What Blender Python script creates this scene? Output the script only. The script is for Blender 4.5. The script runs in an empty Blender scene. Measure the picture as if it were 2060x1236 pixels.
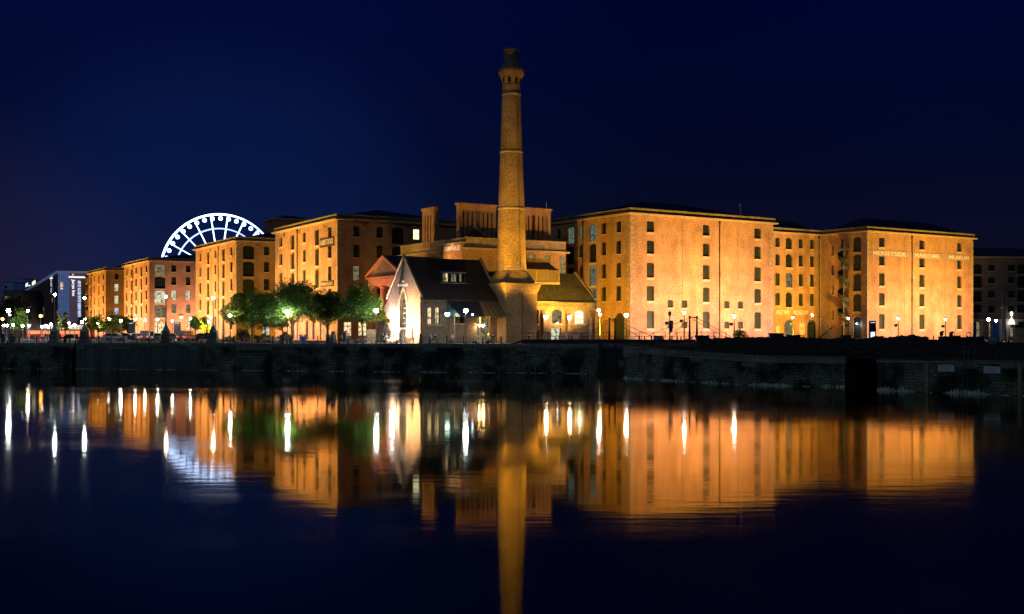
import bpy, bmesh, math, random
from mathutils import Vector, Matrix
R = math.radians
SC = bpy.context.scene
COL = SC.collection
rnd = random.Random(7)

# ------------------------------------------------------------------ camera
F = 2291.0; HZ = 669.0; CZ = 5.6           # focal length in photo pixels, horizon row, eye height
cam = bpy.data.cameras.new('camera'); camo = bpy.data.objects.new('camera', cam); COL.objects.link(camo)
camo.location = (0, 0, CZ); camo.rotation_euler = (R(90), 0, 0)
cam.sensor_width = 36; cam.lens = F/2060*36
cam.shift_y = (HZ-618)/2060; cam.clip_end = 8000; cam.clip_start = 0.5
SC.camera = camo

# ------------------------------------------------------------------ world: clear night sky
W = bpy.data.worlds.new('World'); SC.world = W; W.use_nodes = True
nt = W.node_tree; nt.nodes.clear()
o = nt.nodes.new('ShaderNodeOutputWorld'); bg = nt.nodes.new('ShaderNodeBackground')
tc = nt.nodes.new('ShaderNodeTexCoord'); sx = nt.nodes.new('ShaderNodeSeparateXYZ')
rp = nt.nodes.new('ShaderNodeValToRGB')
nt.links.new(tc.outputs['Generated'], sx.inputs[0]); nt.links.new(sx.outputs['Z'], rp.inputs[0])
el = rp.color_ramp.elements
el[0].position = 0.0; el[0].color = (.0060, .0050, .0150, 1)
el[1].position = 0.6; el[1].color = (.0002, .0010, .024, 1)
for p, c in ((.06, (.0040, .0046, .0175, 1)), (.14, (.0014, .0030, .0210, 1)), (.26, (.0003, .0018, .0280, 1))):
    e = el.new(p); e.color = c
def skyglow(src, d, lo, col):
    """air lit by the town in one direction"""
    m_ = nt.nodes.new('ShaderNodeMix'); m_.data_type = 'RGBA'; m_.blend_type = 'ADD'
    dn = nt.nodes.new('ShaderNodeVectorMath'); dn.operation = 'DOT_PRODUCT'; dn.inputs[1].default_value = Vector(d).normalized()
    nt.links.new(tc.outputs['Generated'], dn.inputs[0])
    mr = nt.nodes.new('ShaderNodeMapRange'); mr.inputs[1].default_value = lo; mr.inputs[2].default_value = 1.0; mr.interpolation_type = 'SMOOTHSTEP'
    nt.links.new(dn.outputs['Value'], mr.inputs[0]); nt.links.new(mr.outputs[0], m_.inputs[0]); nt.links.new(src, m_.inputs[6]); m_.inputs[7].default_value = (*col, 1)
    return m_.outputs[2]
out_ = skyglow(rp.outputs[0], (-.25, 1, .06), .975, (.0010, .0060, .034))
out_ = skyglow(out_, (-.25, 1, .12), .92, (.0004, .0016, .010))
out_ = skyglow(out_, (-.55, 1, -.06), .965, (.0100, .0045, .0060))
nn = nt.nodes.new('ShaderNodeTexNoise'); nn.inputs['Scale'].default_value = 2.2; nn.inputs['Detail'].default_value = 5; nt.links.new(tc.outputs['Generated'], nn.inputs['Vector'])
nr_ = nt.nodes.new('ShaderNodeMapRange'); nr_.inputs[1].default_value = .3; nr_.inputs[2].default_value = .7; nr_.inputs[3].default_value = .86; nr_.inputs[4].default_value = 1.14; nt.links.new(nn.outputs[0], nr_.inputs[0])
sc_ = nt.nodes.new('ShaderNodeVectorMath'); sc_.operation = 'SCALE'; nt.links.new(out_, sc_.inputs[0]); nt.links.new(nr_.outputs[0], sc_.inputs['Scale']); out_ = sc_.outputs[0]
nt.links.new(out_, bg.inputs[0]); bg.inputs[1].default_value = .74
nt.links.new(bg.outputs[0], o.inputs[0])

# ------------------------------------------------------------------ fill: weak sun lamp added for the street lighting behind the camera
sl = bpy.data.lights.new('moon', 'SUN'); sl.energy = 0.135; sl.angle = R(.5); sl.color = (.55, .80, .95)
so = bpy.data.objects.new('moon', sl); COL.objects.link(so)
so.rotation_euler = Vector((.45, 1, -.38)).to_track_quat('-Z', 'Y').to_euler()

SC.view_settings.view_transform = 'Standard'; SC.view_settings.look = 'None'
SC.view_settings.exposure = 0.25; SC.view_settings.gamma = 1.0
cy = SC.cycles
cy.use_denoising = True; cy.max_bounces = 5; cy.diffuse_bounces = 2; cy.glossy_bounces = 3
cy.transmission_bounces = 2; cy.transparent_max_bounces = 4
cy.sample_clamp_indirect = 12; cy.caustics_reflective = False; cy.caustics_refractive = False
cy.use_adaptive_sampling = True; cy.adaptive_threshold = 0.01

# ------------------------------------------------------------------ materials
MT = {}
def nodes(m):
    m.use_nodes = True; t = m.node_tree; return t, t.nodes['Principled BSDF']
def mat(name, col, rough=.8, var=.25, scale=2.0, metal=0.0, emit=None, es=0.0, var2=.15, scale2=14.0, bump=0.0, stretch=(1,1,1), spec=None):
    """plain painted / stone / metal surface with two sizes of uneven tone"""
    if name in MT: return MT[name]
    m = bpy.data.materials.new(name); MT[name] = m
    t, b = nodes(m)
    b.inputs['Roughness'].default_value = rough; b.inputs['Metallic'].default_value = metal
    b.inputs['Base Color'].default_value = (*col, 1)
    if spec is not None: b.inputs['Specular IOR Level'].default_value = spec
    if emit:
        b.inputs['Emission Color'].default_value = (*emit, 1); b.inputs['Emission Strength'].default_value = es
    if var > 0:
        tcn = t.nodes.new('ShaderNodeTexCoord'); mp = t.nodes.new('ShaderNodeMapping'); mp.inputs['Scale'].default_value = stretch
        t.links.new(tcn.outputs['Object'], mp.inputs[0])
        n1 = t.nodes.new('ShaderNodeTexNoise'); n1.inputs['Scale'].default_value = scale; n1.inputs['Detail'].default_value = 5
        n2 = t.nodes.new('ShaderNodeTexNoise'); n2.inputs['Scale'].default_value = scale2; n2.inputs['Detail'].default_value = 3
        for n in (n1, n2): t.links.new(mp.outputs[0], n.inputs['Vector'])
        r1 = t.nodes.new('ShaderNodeMapRange'); r2 = t.nodes.new('ShaderNodeMapRange')
        for r, n, v in ((r1, n1, var), (r2, n2, var2)):
            r.inputs[1].default_value = .3; r.inputs[2].default_value = .7
            r.inputs[3].default_value = 1-v; r.inputs[4].default_value = 1+v; t.links.new(n.outputs[0], r.inputs[0])
        mu = t.nodes.new('ShaderNodeMath'); mu.operation = 'MULTIPLY'
        t.links.new(r1.outputs[0], mu.inputs[0]); t.links.new(r2.outputs[0], mu.inputs[1])
        vm = t.nodes.new('ShaderNodeVectorMath'); vm.operation = 'SCALE'; vm.inputs[0].default_value = col
        t.links.new(mu.outputs[0], vm.inputs['Scale']); t.links.new(vm.outputs[0], b.inputs['Base Color'])
        if bump:
            bn = t.nodes.new('ShaderNodeBump'); bn.inputs['Strength'].default_value = bump; bn.inputs['Distance'].default_value = .05
            t.links.new(n2.outputs[0], bn.inputs['Height']); t.links.new(bn.outputs[0], b.inputs['Normal'])
    return m

def brick(name, c1, c2, mortar, bw=.235, bh=.082, ms=.012, big=.28, fine=.35, rough=.9, stain=0.0, sstretch=(1, 1, 1), warp=0.0):
    """courses laid in the UV map (metres), with sooty patches and single odd bricks"""
    if name in MT: return MT[name]
    m = bpy.data.materials.new(name); MT[name] = m
    t, b = nodes(m); b.inputs['Roughness'].default_value = rough; b.inputs['Specular IOR Level'].default_value = .2
    uv = t.nodes.new('ShaderNodeUVMap')
    if warp:      # hand-laid courses wander a little
        nw = t.nodes.new('ShaderNodeTexNoise'); nw.inputs['Scale'].default_value = .8; nw.inputs['Detail'].default_value = 3; t.links.new(uv.outputs[0], nw.inputs['Vector'])
        s1 = t.nodes.new('ShaderNodeVectorMath'); s1.operation = 'SCALE'; s1.inputs['Scale'].default_value = warp; t.links.new(nw.outputs['Color'], s1.inputs[0])
        s2 = t.nodes.new('ShaderNodeVectorMath'); s2.operation = 'ADD'; t.links.new(uv.outputs[0], s2.inputs[0]); t.links.new(s1.outputs[0], s2.inputs[1]); uv = s2
    br = t.nodes.new('ShaderNodeTexBrick'); br.inputs['Scale'].default_value = 1
    br.inputs['Color1'].default_value = (*c1, 1); br.inputs['Color2'].default_value = (*c2, 1); br.inputs['Mortar'].default_value = (*mortar, 1)
    br.inputs['Brick Width'].default_value = bw; br.inputs['Row Height'].default_value = bh; br.inputs['Mortar Size'].default_value = ms
    br.inputs['Bias'].default_value = -.1
    t.links.new(uv.outputs[0], br.inputs['Vector'])
    tcn = t.nodes.new('ShaderNodeTexCoord'); mp = t.nodes.new('ShaderNodeMapping'); mp.inputs['Scale'].default_value = (1, 1, 1.6)
    t.links.new(tcn.outputs['Object'], mp.inputs[0])
    def nz(s, d, lo, hi, src, a=.3, c=.7):
        n = t.nodes.new('ShaderNodeTexNoise'); n.inputs['Scale'].default_value = s; n.inputs['Detail'].default_value = d
        t.links.new(src, n.inputs['Vector'])
        r = t.nodes.new('ShaderNodeMapRange'); r.inputs[1].default_value = a; r.inputs[2].default_value = c
        r.inputs[3].default_value = lo; r.inputs[4].default_value = hi; t.links.new(n.outputs[0], r.inputs[0]); return r.outputs[0]
    f = nz(.35, 4, 1-big, 1+big*.7, tcn.outputs['Object'])
    g = nz(3.2, 3, 1-fine, 1+fine, mp.outputs[0])
    mu = t.nodes.new('ShaderNodeMath'); mu.operation = 'MULTIPLY'; t.links.new(f, mu.inputs[0]); t.links.new(g, mu.inputs[1])
    out = mu.outputs[0]
    if stain:
        mp2 = t.nodes.new('ShaderNodeMapping'); mp2.inputs['Scale'].default_value = sstretch; t.links.new(tcn.outputs['Object'], mp2.inputs[0])
        s = nz(1.0, 6, 1-stain, 1.0, mp2.outputs[0], .42, .55)
        m2 = t.nodes.new('ShaderNodeMath'); m2.operation = 'MULTIPLY'; t.links.new(out, m2.inputs[0]); t.links.new(s, m2.inputs[1]); out = m2.outputs[0]
    vm = t.nodes.new('ShaderNodeVectorMath'); vm.operation = 'SCALE'
    t.links.new(br.outputs['Color'], vm.inputs[0]); t.links.new(out, vm.inputs['Scale']); t.links.new(vm.outputs[0], b.inputs['Base Color'])
    bn = t.nodes.new('ShaderNodeBump'); bn.inputs['Strength'].default_value = .35; bn.inputs['Distance'].default_value = .03
    t.links.new(g, bn.inputs['Height']); t.links.new(bn.outputs[0], b.inputs['Normal'])
    return m

M_BRICK = brick('dock_brick', (.49, .255, .12), (.34, .17, .075), (.36, .25, .16), fine=.42, stain=.12, sstretch=(.5, .5, .12))
M_BRICK2 = brick('red_brick', (.44, .19, .09), (.33, .15, .075), (.30, .22, .15), big=.3, fine=.4)
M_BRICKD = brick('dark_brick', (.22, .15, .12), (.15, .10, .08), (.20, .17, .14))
M_CHIM = brick('chimney_brick', (.42, .24, .10), (.31, .17, .075), (.36, .27, .17), big=.3, fine=.4)
M_HALL = brick('hall_brick', (.27, .165, .11), (.19, .11, .075), (.24, .19, .14), fine=.45)
M_STONE = mat('pale_stone', (.46, .33, .20), .85, .2, 1.5)
M_STONEW = mat('weathered_stone', (.36, .26, .16), .9, .35, 1.2)
M_PORT = mat('red_painted_stone', (.48, .20, .12), .75, .12, 1.5)
M_SLATE = mat('roof_slate', (.045, .043, .05), .55, .3, 1.0, var2=.3, scale2=9)
M_TILE = brick('moss_tiles', (.27, .23, .07), (.17, .15, .05), (.05, .045, .025), bw=.3, bh=.2, ms=.02, fine=.4)  # floodlit brightness of the right hall roof lifted into the tile colour
M_LEAD = mat('standing_seam', (.32, .24, .11), .5, .15, 1.0, metal=.2)
M_IRON = mat('black_iron', (.02, .022, .024), .5, .2, 3)
M_IRONG = mat('grey_iron', (.10, .12, .13), .5, .2, 3)
M_FRAME = mat('dark_green_frame', (.030, .045, .025), .6, .2, 3)
M_FRAMEW = mat('pale_frame', (.35, .33, .28), .6, .1, 3)
M_GLASS = mat('dark_glass', (.012, .02, .014), .12, .3, .8, var2=.1)
M_BLIND = mat('blind_behind_glass', (.020, .028, .011), .35, .25, .7, stretch=(1, 1, .3))
M_PLANK = mat('bare_wood', (.36, .25, .16), .8, .3, 3, stretch=(.3, 1, 1))
M_WHITE = mat('white_paint', (.72, .72, .70), .6, .06, 3)
M_PAVE = brick('paving', (.33, .31, .27), (.25, .24, .21), (.07, .065, .06), bw=.9, bh=.6, ms=.03, fine=.3)
M_CLIGHT = mat('cool_sign', (.8, .85, .95), .5, 0, emit=(.72, .8, 1), es=1.4)

def emis(name, c, s):
    if name in MT: return MT[name]
    m = bpy.data.materials.new(name); MT[name] = m; m.use_nodes = True; t = m.node_tree; t.nodes.clear()
    e = t.nodes.new('ShaderNodeEmission'); e.inputs[0].default_value = (*c, 1); e.inputs[1].default_value = s
    oo = t.nodes.new('ShaderNodeOutputMaterial'); t.links.new(e.outputs[0], oo.inputs[0]); return m
def litwin(name, c, s, dark=.25):
    """a lit room behind a window: uneven, with darker furniture and curtains"""
    if name in MT: return MT[name]
    m = emis(name, c, s); t = m.node_tree; e = [n for n in t.nodes if n.type == 'EMISSION'][0]
    tcn = t.nodes.new('ShaderNodeTexCoord'); n = t.nodes.new('ShaderNodeTexNoise'); n.inputs['Scale'].default_value = 1.7; n.inputs['Detail'].default_value = 4
    t.links.new(tcn.outputs['Object'], n.inputs['Vector'])
    oi = t.nodes.new('ShaderNodeObjectInfo'); ad = t.nodes.new('ShaderNodeVectorMath'); ad.operation = 'ADD'
    t.links.new(tcn.outputs['Object'], ad.inputs[0]); t.links.new(oi.outputs['Location'], ad.inputs[1]); t.links.new(ad.outputs[0], n.inputs['Vector'])
    r = t.nodes.new('ShaderNodeMapRange'); r.inputs[1].default_value = .35; r.inputs[2].default_value = .55
    r.inputs[3].default_value = s*dark; r.inputs[4].default_value = s; t.links.new(n.outputs[0], r.inputs[0]); t.links.new(r.outputs[0], e.inputs[1]); return m
L_WARM = litwin('lit_warm', (1, .72, .36), 1.1)
L_PALE = litwin('lit_pale', (.95, .95, .66), .75)
L_YEL = litwin('lit_yellow', (1, .93, .55), 1.4, .8)
L_DIM = litwin('lit_dim', (.7, .6, .32), .28)
L_TEAL = litwin('lit_teal', (.50, .66, .48), .20)
L_BLUE = litwin('lit_blue', (.55, .70, 1.0), .9, .15)

# ------------------------------------------------------------------ tagging
def tag(o, label, cat, group=None, kind=None):
    if label: o['label'] = label
    if cat: o['category'] = cat
    if group: o['group'] = group
    if kind: o['kind'] = kind
    return o
def thing(name, label, cat, loc=(0, 0, 0), rz=0.0, group=None):
    e = bpy.data.objects.new(name, None); COL.objects.link(e); e.location = loc; e.rotation_euler = (0, 0, rz)
    e.empty_display_size = .5
    return tag(e, label, cat, group)
def copy_tree(o, parent=None):
    c = o.copy(); COL.objects.link(c)
    if parent is not None: c.parent = parent
    for ch in list(o.children): copy_tree(ch, c)
    return c

# ------------------------------------------------------------------ mesh builder (UVs in metres on every face)
class MB:
    def __init__(s): s.v = []; s.f = []; s.mi = []
    def face(s, pts, mi=0):
        n = len(s.v); s.v += [tuple(p) for p in pts]; s.f.append(tuple(range(n, n+len(pts)))); s.mi.append(mi)
    def box(s, x0, x1, y0, y1, z0, z1, mi=0):
        n = len(s.v)
        s.v += [(x0,y0,z0),(x1,y0,z0),(x1,y1,z0),(x0,y1,z0),(x0,y0,z1),(x1,y0,z1),(x1,y1,z1),(x0,y1,z1)]
        for q in ((0,3,2,1),(4,5,6,7),(0,1,5,4),(1,2,6,5),(2,3,7,6),(3,0,4,7)):
            s.f.append(tuple(n+i for i in q)); s.mi.append(mi)
    def prism(s, poly, z0, z1, mi=0):
        k = len(poly); n = len(s.v)
        s.v += [(p[0], p[1], z0) for p in poly]+[(p[0], p[1], z1) for p in poly]
        s.f.append(tuple(n+i for i in reversed(range(k)))); s.f.append(tuple(n+k+i for i in range(k))); s.mi += [mi, mi]
        for i in range(k):
            j = (i+1) % k; s.f.append((n+i, n+j, n+k+j, n+k+i)); s.mi.append(mi)
    def loft(s, rings, cap=True, mi=0):
        k = len(rings[0]); n = len(s.v)
        for r in rings: s.v += [tuple(p) for p in r]
        for a in range(len(rings)-1):
            for i in range(k):
                j = (i+1) % k; s.f.append((n+a*k+i, n+a*k+j, n+(a+1)*k+j, n+(a+1)*k+i)); s.mi.append(mi)
        if cap:
            s.f.append(tuple(n+i for i in reversed(range(k)))); s.f.append(tuple(n+(len(rings)-1)*k+i for i in range(k))); s.mi += [mi, mi]
    def lathe(s, prof, cx=0, cy=0, k=16, ph=0.0, mi=0):
        s.loft([[(cx+r*math.cos(ph+2*math.pi*i/k), cy+r*math.sin(ph+2*math.pi*i/k), z) for i in range(k)] for r, z in prof], True, mi)
    def tube(s, pts, r, k=6, mi=0, r2=None):
        pts = [Vector(p) for p in pts]; rings = []
        for i, p in enumerate(pts):
            d = (pts[min(i+1, len(pts)-1)]-pts[max(i-1, 0)]).normalized()
            up = Vector((0, 0, 1)) if abs(d.z) < .95 else Vector((1, 0, 0))
            a = d.cross(up).normalized(); b = a.cross(d)
            rr = r if r2 is None else r+(r2-r)*i/(len(pts)-1)
            rings.append([p+a*rr*math.cos(2*math.pi*j/k)+b*rr*math.sin(2*math.pi*j/k) for j in range(k)])
        s.loft(rings, True, mi)
    def ball(s, c, r, k=10, m=6, sz=1.0, mi=0):
        s.loft([[(c[0]+r*math.sin(math.pi*(j+.001)/m)*math.cos(2*math.pi*i/k), c[1]+r*math.sin(math.pi*(j+.001)/m)*math.sin(2*math.pi*i/k), c[2]-sz*r*math.cos(math.pi*(j+.001)/m)) for i in range(k)] for j in range(m+1)], False, mi)
    def data(s, name, mats, smooth=False):
        me = bpy.data.meshes.new(name); me.from_pydata(s.v, [], s.f)
        mats = mats if isinstance(mats, (list, tuple)) else [mats]
        for m in mats: me.materials.append(m)
        if len(mats) > 1: me.polygons.foreach_set('material_index', s.mi)
        uvl = me.uv_layers.new(name='UVMap').data; vs = s.v
        for p in me.polygons:
            n = p.normal
            if abs(n.z) > .75: ax = Vector((1, 0, 0)); ay = Vector((0, 1, 0))
            else:
                ax = Vector((-n.y, n.x, 0)).normalized(); ay = n.cross(ax); ay = ay if ay.z > 0 else -ay
            for li, vi in zip(p.loop_indices, p.vertices):
                q = Vector(vs[vi]); uvl[li].uv = (q.dot(ax), q.dot(ay))
        if smooth: me.polygons.foreach_set('use_smooth', [True]*len(me.polygons))
        me.update(); return me
    def build(s, name, mats, parent=None, smooth=False, label=None):
        o = bpy.data.objects.new(name, s.data(name, mats, smooth)); COL.objects.link(o)
        if parent is not None: o.parent = parent
        if label: o['label'] = label
        return o
def place(me, name, parent, loc, rz=0.0):
    o = bpy.data.objects.new(name, me); COL.objects.link(o); o.parent = parent; o.location = loc; o.rotation_euler = (0, 0, rz); return o
def text(s, name, parent, loc, rot, h, m, width=None, depth=.03, center=True):
    """raised letters; h is the capital height, width squeezes the line to fit"""
    cu = bpy.data.curves.new(name, 'FONT'); cu.body = s; cu.size = h/.7; cu.extrude = depth/2; cu.offset = .005*h
    cu.align_x = 'CENTER' if center else 'LEFT'; cu.align_y = 'CENTER'
    t = bpy.data.objects.new('tmp', cu); COL.objects.link(t)
    me = bpy.data.meshes.new_from_object(t.evaluated_get(bpy.context.evaluated_depsgraph_get()))
    bpy.data.objects.remove(t); me.name = name; me.materials.clear(); me.materials.append(m)
    o = bpy.data.objects.new(name, me); COL.objects.link(o); o.parent = parent; o.location = loc; o.rotation_euler = rot
    if width:
        xs = [v.co.x for v in me.vertices]; k = width/max(.01, max(xs)-min(xs))
        for v in me.vertices: v.co.x *= k
    return o

# ------------------------------------------------------------------ where a sight line from the photo's standpoint meets things
def rx(px): return (px-1030)/F
def QY(px, back=0.0): return 156.7/(1+.2575*rx(px))+back         # the long quay edge
def PT(px, Y, z=4.0): return (rx(px)*Y, Y, z)
def ZH(py, Y): return CZ+(HZ-py)/F*Y
class Frame:
    """a building's own axes: x along its front, y along its left flank"""
    def __init__(s, cx, cy, th): s.c = (cx, cy); s.a = (math.cos(th), math.sin(th)); s.b = (-math.sin(th), math.cos(th)); s.th = th
    def fx(s, px, y=0.0):
        r = rx(px); X = s.c[0]+y*s.b[0]; Y = s.c[1]+y*s.b[1]; return (r*Y-X)/(s.a[0]-r*s.a[1])
    def ly(s, px, x=0.0):
        r = rx(px); X = s.c[0]+x*s.a[0]; Y = s.c[1]+x*s.a[1]; return (r*Y-X)/(s.b[0]-r*s.b[1])
    def w(s, x, y): return (s.c[0]+x*s.a[0]+y*s.b[0], s.c[1]+x*s.a[1]+y*s.b[1])
    def z(s, py, x, y): return ZH(py, s.w(x, y)[1])-4.0
# ================================================================== warehouse builder
ROW = {1: (20.1, 22.2), 2: (16.1, 18.6), 3: (11.7, 14.5), 4: (7.4, 10.2), 5: (2.3, 5.6)}
TROW = {1: (19.0, 22.3), 2: (14.9, 18.5), 3: (10.5, 14.3), 4: (6.1, 9.9), 5: (.3, 4.9)}
DEP = .35
def wallP(side, off=0.0):
    if side == 'front': return lambda u, z, d: (u, off+d, z)
    if side == 'left': return lambda u, z, d: (off+d, u, z)
    if side == 'right': return lambda u, z, d: (off-d, u, z)
    return lambda u, z, d: (u, off-d, z)
def arc(u0, u1, z1, rise, n=6):
    """points of a segmental arch from left springing over the crown to the right springing"""
    w = (u1-u0)/2; rr = (w*w+rise*rise)/(2*rise); cz = z1-rr; a = math.asin(min(1, w/rr))
    if rise > w: rr = w; cz = z1-w; a = math.pi/2
    return [((u0+u1)/2+rr*math.sin(-a+2*a*i/n), cz+rr*math.cos(-a+2*a*i/n)) for i in range(n+1)]
def wall_face(mb, side, u0, u1, z0, z1, ops=(), off=0.0, dep=DEP):
    P = wallP(side, off)
    us = sorted({u0, u1, *[o[0] for o in ops], *[o[1] for o in ops]}); zs = sorted({z0, z1, *[o[2] for o in ops], *[o[3] for o in ops]})
    us = [u for u in us if u0 <= u <= u1]; zs = [z for z in zs if z0 <= z <= z1]
    for i in range(len(us)-1):
        for j in range(len(zs)-1):
            uc = (us[i]+us[i+1])/2; zc = (zs[j]+zs[j+1])/2
            if any(o[0] < uc < o[1] and o[2] < zc < o[3] for o in ops): continue
            mb.face([P(us[i], zs[j], 0), P(us[i+1], zs[j], 0), P(us[i+1], zs[j+1], 0), P(us[i], zs[j+1], 0)])
    for o in ops:
        a, b, c, d = o[:4]; rise = o[4] if len(o) > 4 else 0
        if rise:
            pts = arc(a, b, d, rise)
            zs0 = pts[0][1]
            for k in range(len(pts)-1):
                p, q = pts[k], pts[k+1]
                mb.face([P(p[0], p[1], 0), P(q[0], q[1], 0), P(q[0], d, 0), P(p[0], d, 0)])
                mb.face([P(p[0], p[1], 0), P(q[0], q[1], 0), P(q[0], q[1], dep), P(p[0], p[1], dep)])
            mb.face([P(a, c, 0), P(a, zs0, 0), P(a, zs0, dep), P(a, c, dep)]); mb.face([P(b, c, 0), P(b, zs0, 0), P(b, zs0, dep), P(b, c, dep)])
        else:
            mb.face([P(a, d, 0), P(b, d, 0), P(b, d, dep), P(a, d, dep)])
            mb.face([P(a, c, 0), P(a, d, 0), P(a, d, dep), P(a, c, dep)]); mb.face([P(b, c, 0), P(b, d, 0), P(b, d, dep), P(b, c, dep)])
        mb.face([P(a, c, 0), P(b, c, 0), P(b, c, dep), P(a, c, dep)])
PANE = {'dark': M_GLASS, 'blind': M_BLIND, 'warm': L_WARM, 'pale': L_PALE, 'yellow': L_YEL, 'dim': L_DIM, 'teal': L_TEAL, 'blue': L_BLUE, 'door': M_FRAME, 'iron': M_IRON}
WC = {}
def window(par, side, off, o, name='window', frame=None, sill=True, dep=DEP):
    a, b, c, d = o[:4]; kind = o[5] if len(o) > 5 else 'dark'; nx, nz = (o[6], o[7]) if len(o) > 7 else (3, max(3, round((d-c)/.55)))
    w = round(b-a, 2); h = round(d-c, 2)
    key = (w, h, kind, nx, nz, name, frame.name if frame else '')
    if key not in WC:
        p = MB(); p.face([(-w/2-.02, .03, 0), (w/2+.02, .03, 0), (w/2+.02, .03, h), (-w/2-.02, .03, h)])
        f = MB(); t = .06
        f.box(-w/2, -w/2+t, -.05, .02, 0, h); f.box(w/2-t, w/2, -.05, .02, 0, h)
        f.box(-w/2+t, w/2-t, -.05, .02, 0, t); f.box(-w/2+t, w/2-t, -.05, .02, h-t, h)
        for i in range(1, nx): x = -w/2+w*i/nx; f.box(x-.022, x+.022, -.035, .015, t, h-t)
        for j in range(1, nz): z = h*j/nz; f.box(-w/2+t, w/2-t, -.03, .01, z-.022, z+.022)
        s = MB(); s.box(-w/2-.15, w/2+.15, -dep-.11, -.055, -.17, .025)
        WC[key] = (p.data(name, PANE[kind]), f.data('frame', frame or M_FRAME), s.data('sill', M_STONE))
    p, f, s = WC[key]; u = (a+b)/2
    loc, rz = {'front': ((u, off+dep, c), 0), 'left': ((off+dep, u, c), R(-90)), 'right': ((off-dep, u, c), R(90)), 'back': ((u, off-dep, c), R(180))}[side]
    q = place(p, name, par, loc, rz)
    place(f, 'frame', q, (0, 0, 0))
    if sill and name == 'window': place(s, 'sill', q, (0, 0, 0))
    if kind in ('warm', 'pale', 'yellow', 'blue'): q['label'] = 'lit window'
    return q
def quoins(mb, x, y, sx, sy, z0, z1, p=.025):
    """alternating long and short corner blocks, standing proud of both walls at the corner (x, y)"""
    z = z0; k = 0
    while z < z1-.3:
        L, S = (.95, .5) if k % 2 else (.5, .95)
        xa, xb = sorted((x-sx*p, x+sx*L)); ya, yb = sorted((y-sy*p, y+sy*S))
        mb.box(xa, xb, ya, yb, z+.012, z+.43); z += .45; k += 1
def ringbox(mb, x0, x1, y0, y1, z0, z1, out, inn=.4):
    """a band running round a rectangular plan"""
    mb.box(x0-out, x1+out, y0-out, y0+inn, z0, z1); mb.box(x0-out, x1+out, y1-inn, y1+out, z0, z1)
    mb.box(x0-out, x0+inn, y0+inn, y1-inn, z0, z1); mb.box(x1-inn, x1+out, y0+inn, y1-inn, z0, z1)
def hip_roof(mb, x0, x1, y0, y1, z, h):
    w, d = x1-x0, y1-y0; r = min(w, d)/2
    if w >= d: A, B = (x0+r, y0+d/2, z+h), (x1-r, y0+d/2, z+h)
    else: A, B = (x0+w/2, y0+r, z+h), (x0+w/2, y1-r, z+h)
    c = [(x0, y0, z), (x1, y0, z), (x1, y1, z), (x0, y1, z)]
    if w >= d: mb.face([c[0], c[1], B, A]); mb.face([c[1], c[2], B]); mb.face([c[2], c[3], A, B]); mb.face([c[3], c[0], A])
    else: mb.face([c[0], c[1], A]); mb.face([c[1], c[2], B, A]); mb.face([c[2], c[3], B]); mb.face([c[3], c[0], A, B])
def pipe(par, side, u, z1=22.6):
    m = MB()
    q = (lambda y: (u, -y)) if side == 'front' else (lambda y: (-y, u))
    a = q(.16); m.tube([(a[0], a[1], .05), (a[0], a[1], z1)], .09, 8)
    m.box(a[0]-.17, a[0]+.17, a[1]-.14, a[1]+.14, z1, z1+.4)
    for k in range(6): z = 1+k*4; m.box(a[0]-.13, a[0]+.13, a[1]-.12, a[1]+.12, z, z+.1)
    m.build('downpipe', M_IRON, par)
def ties(par, side, us, z=22.55, s=.62):
    for u in us:
        m = MB()
        for sg in (1, -1):
            if side == 'front': m.tube([(u-s, -.06, z-s*.55*sg), (u+s, -.06, z+s*.55*sg)], .06, 4)
            else: m.tube([(-.06, u-s, z-s*.55*sg), (-.06, u+s, z+s*.55*sg)], .06, 4)
        m.build('wall_tie', M_IRON, par)
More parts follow.
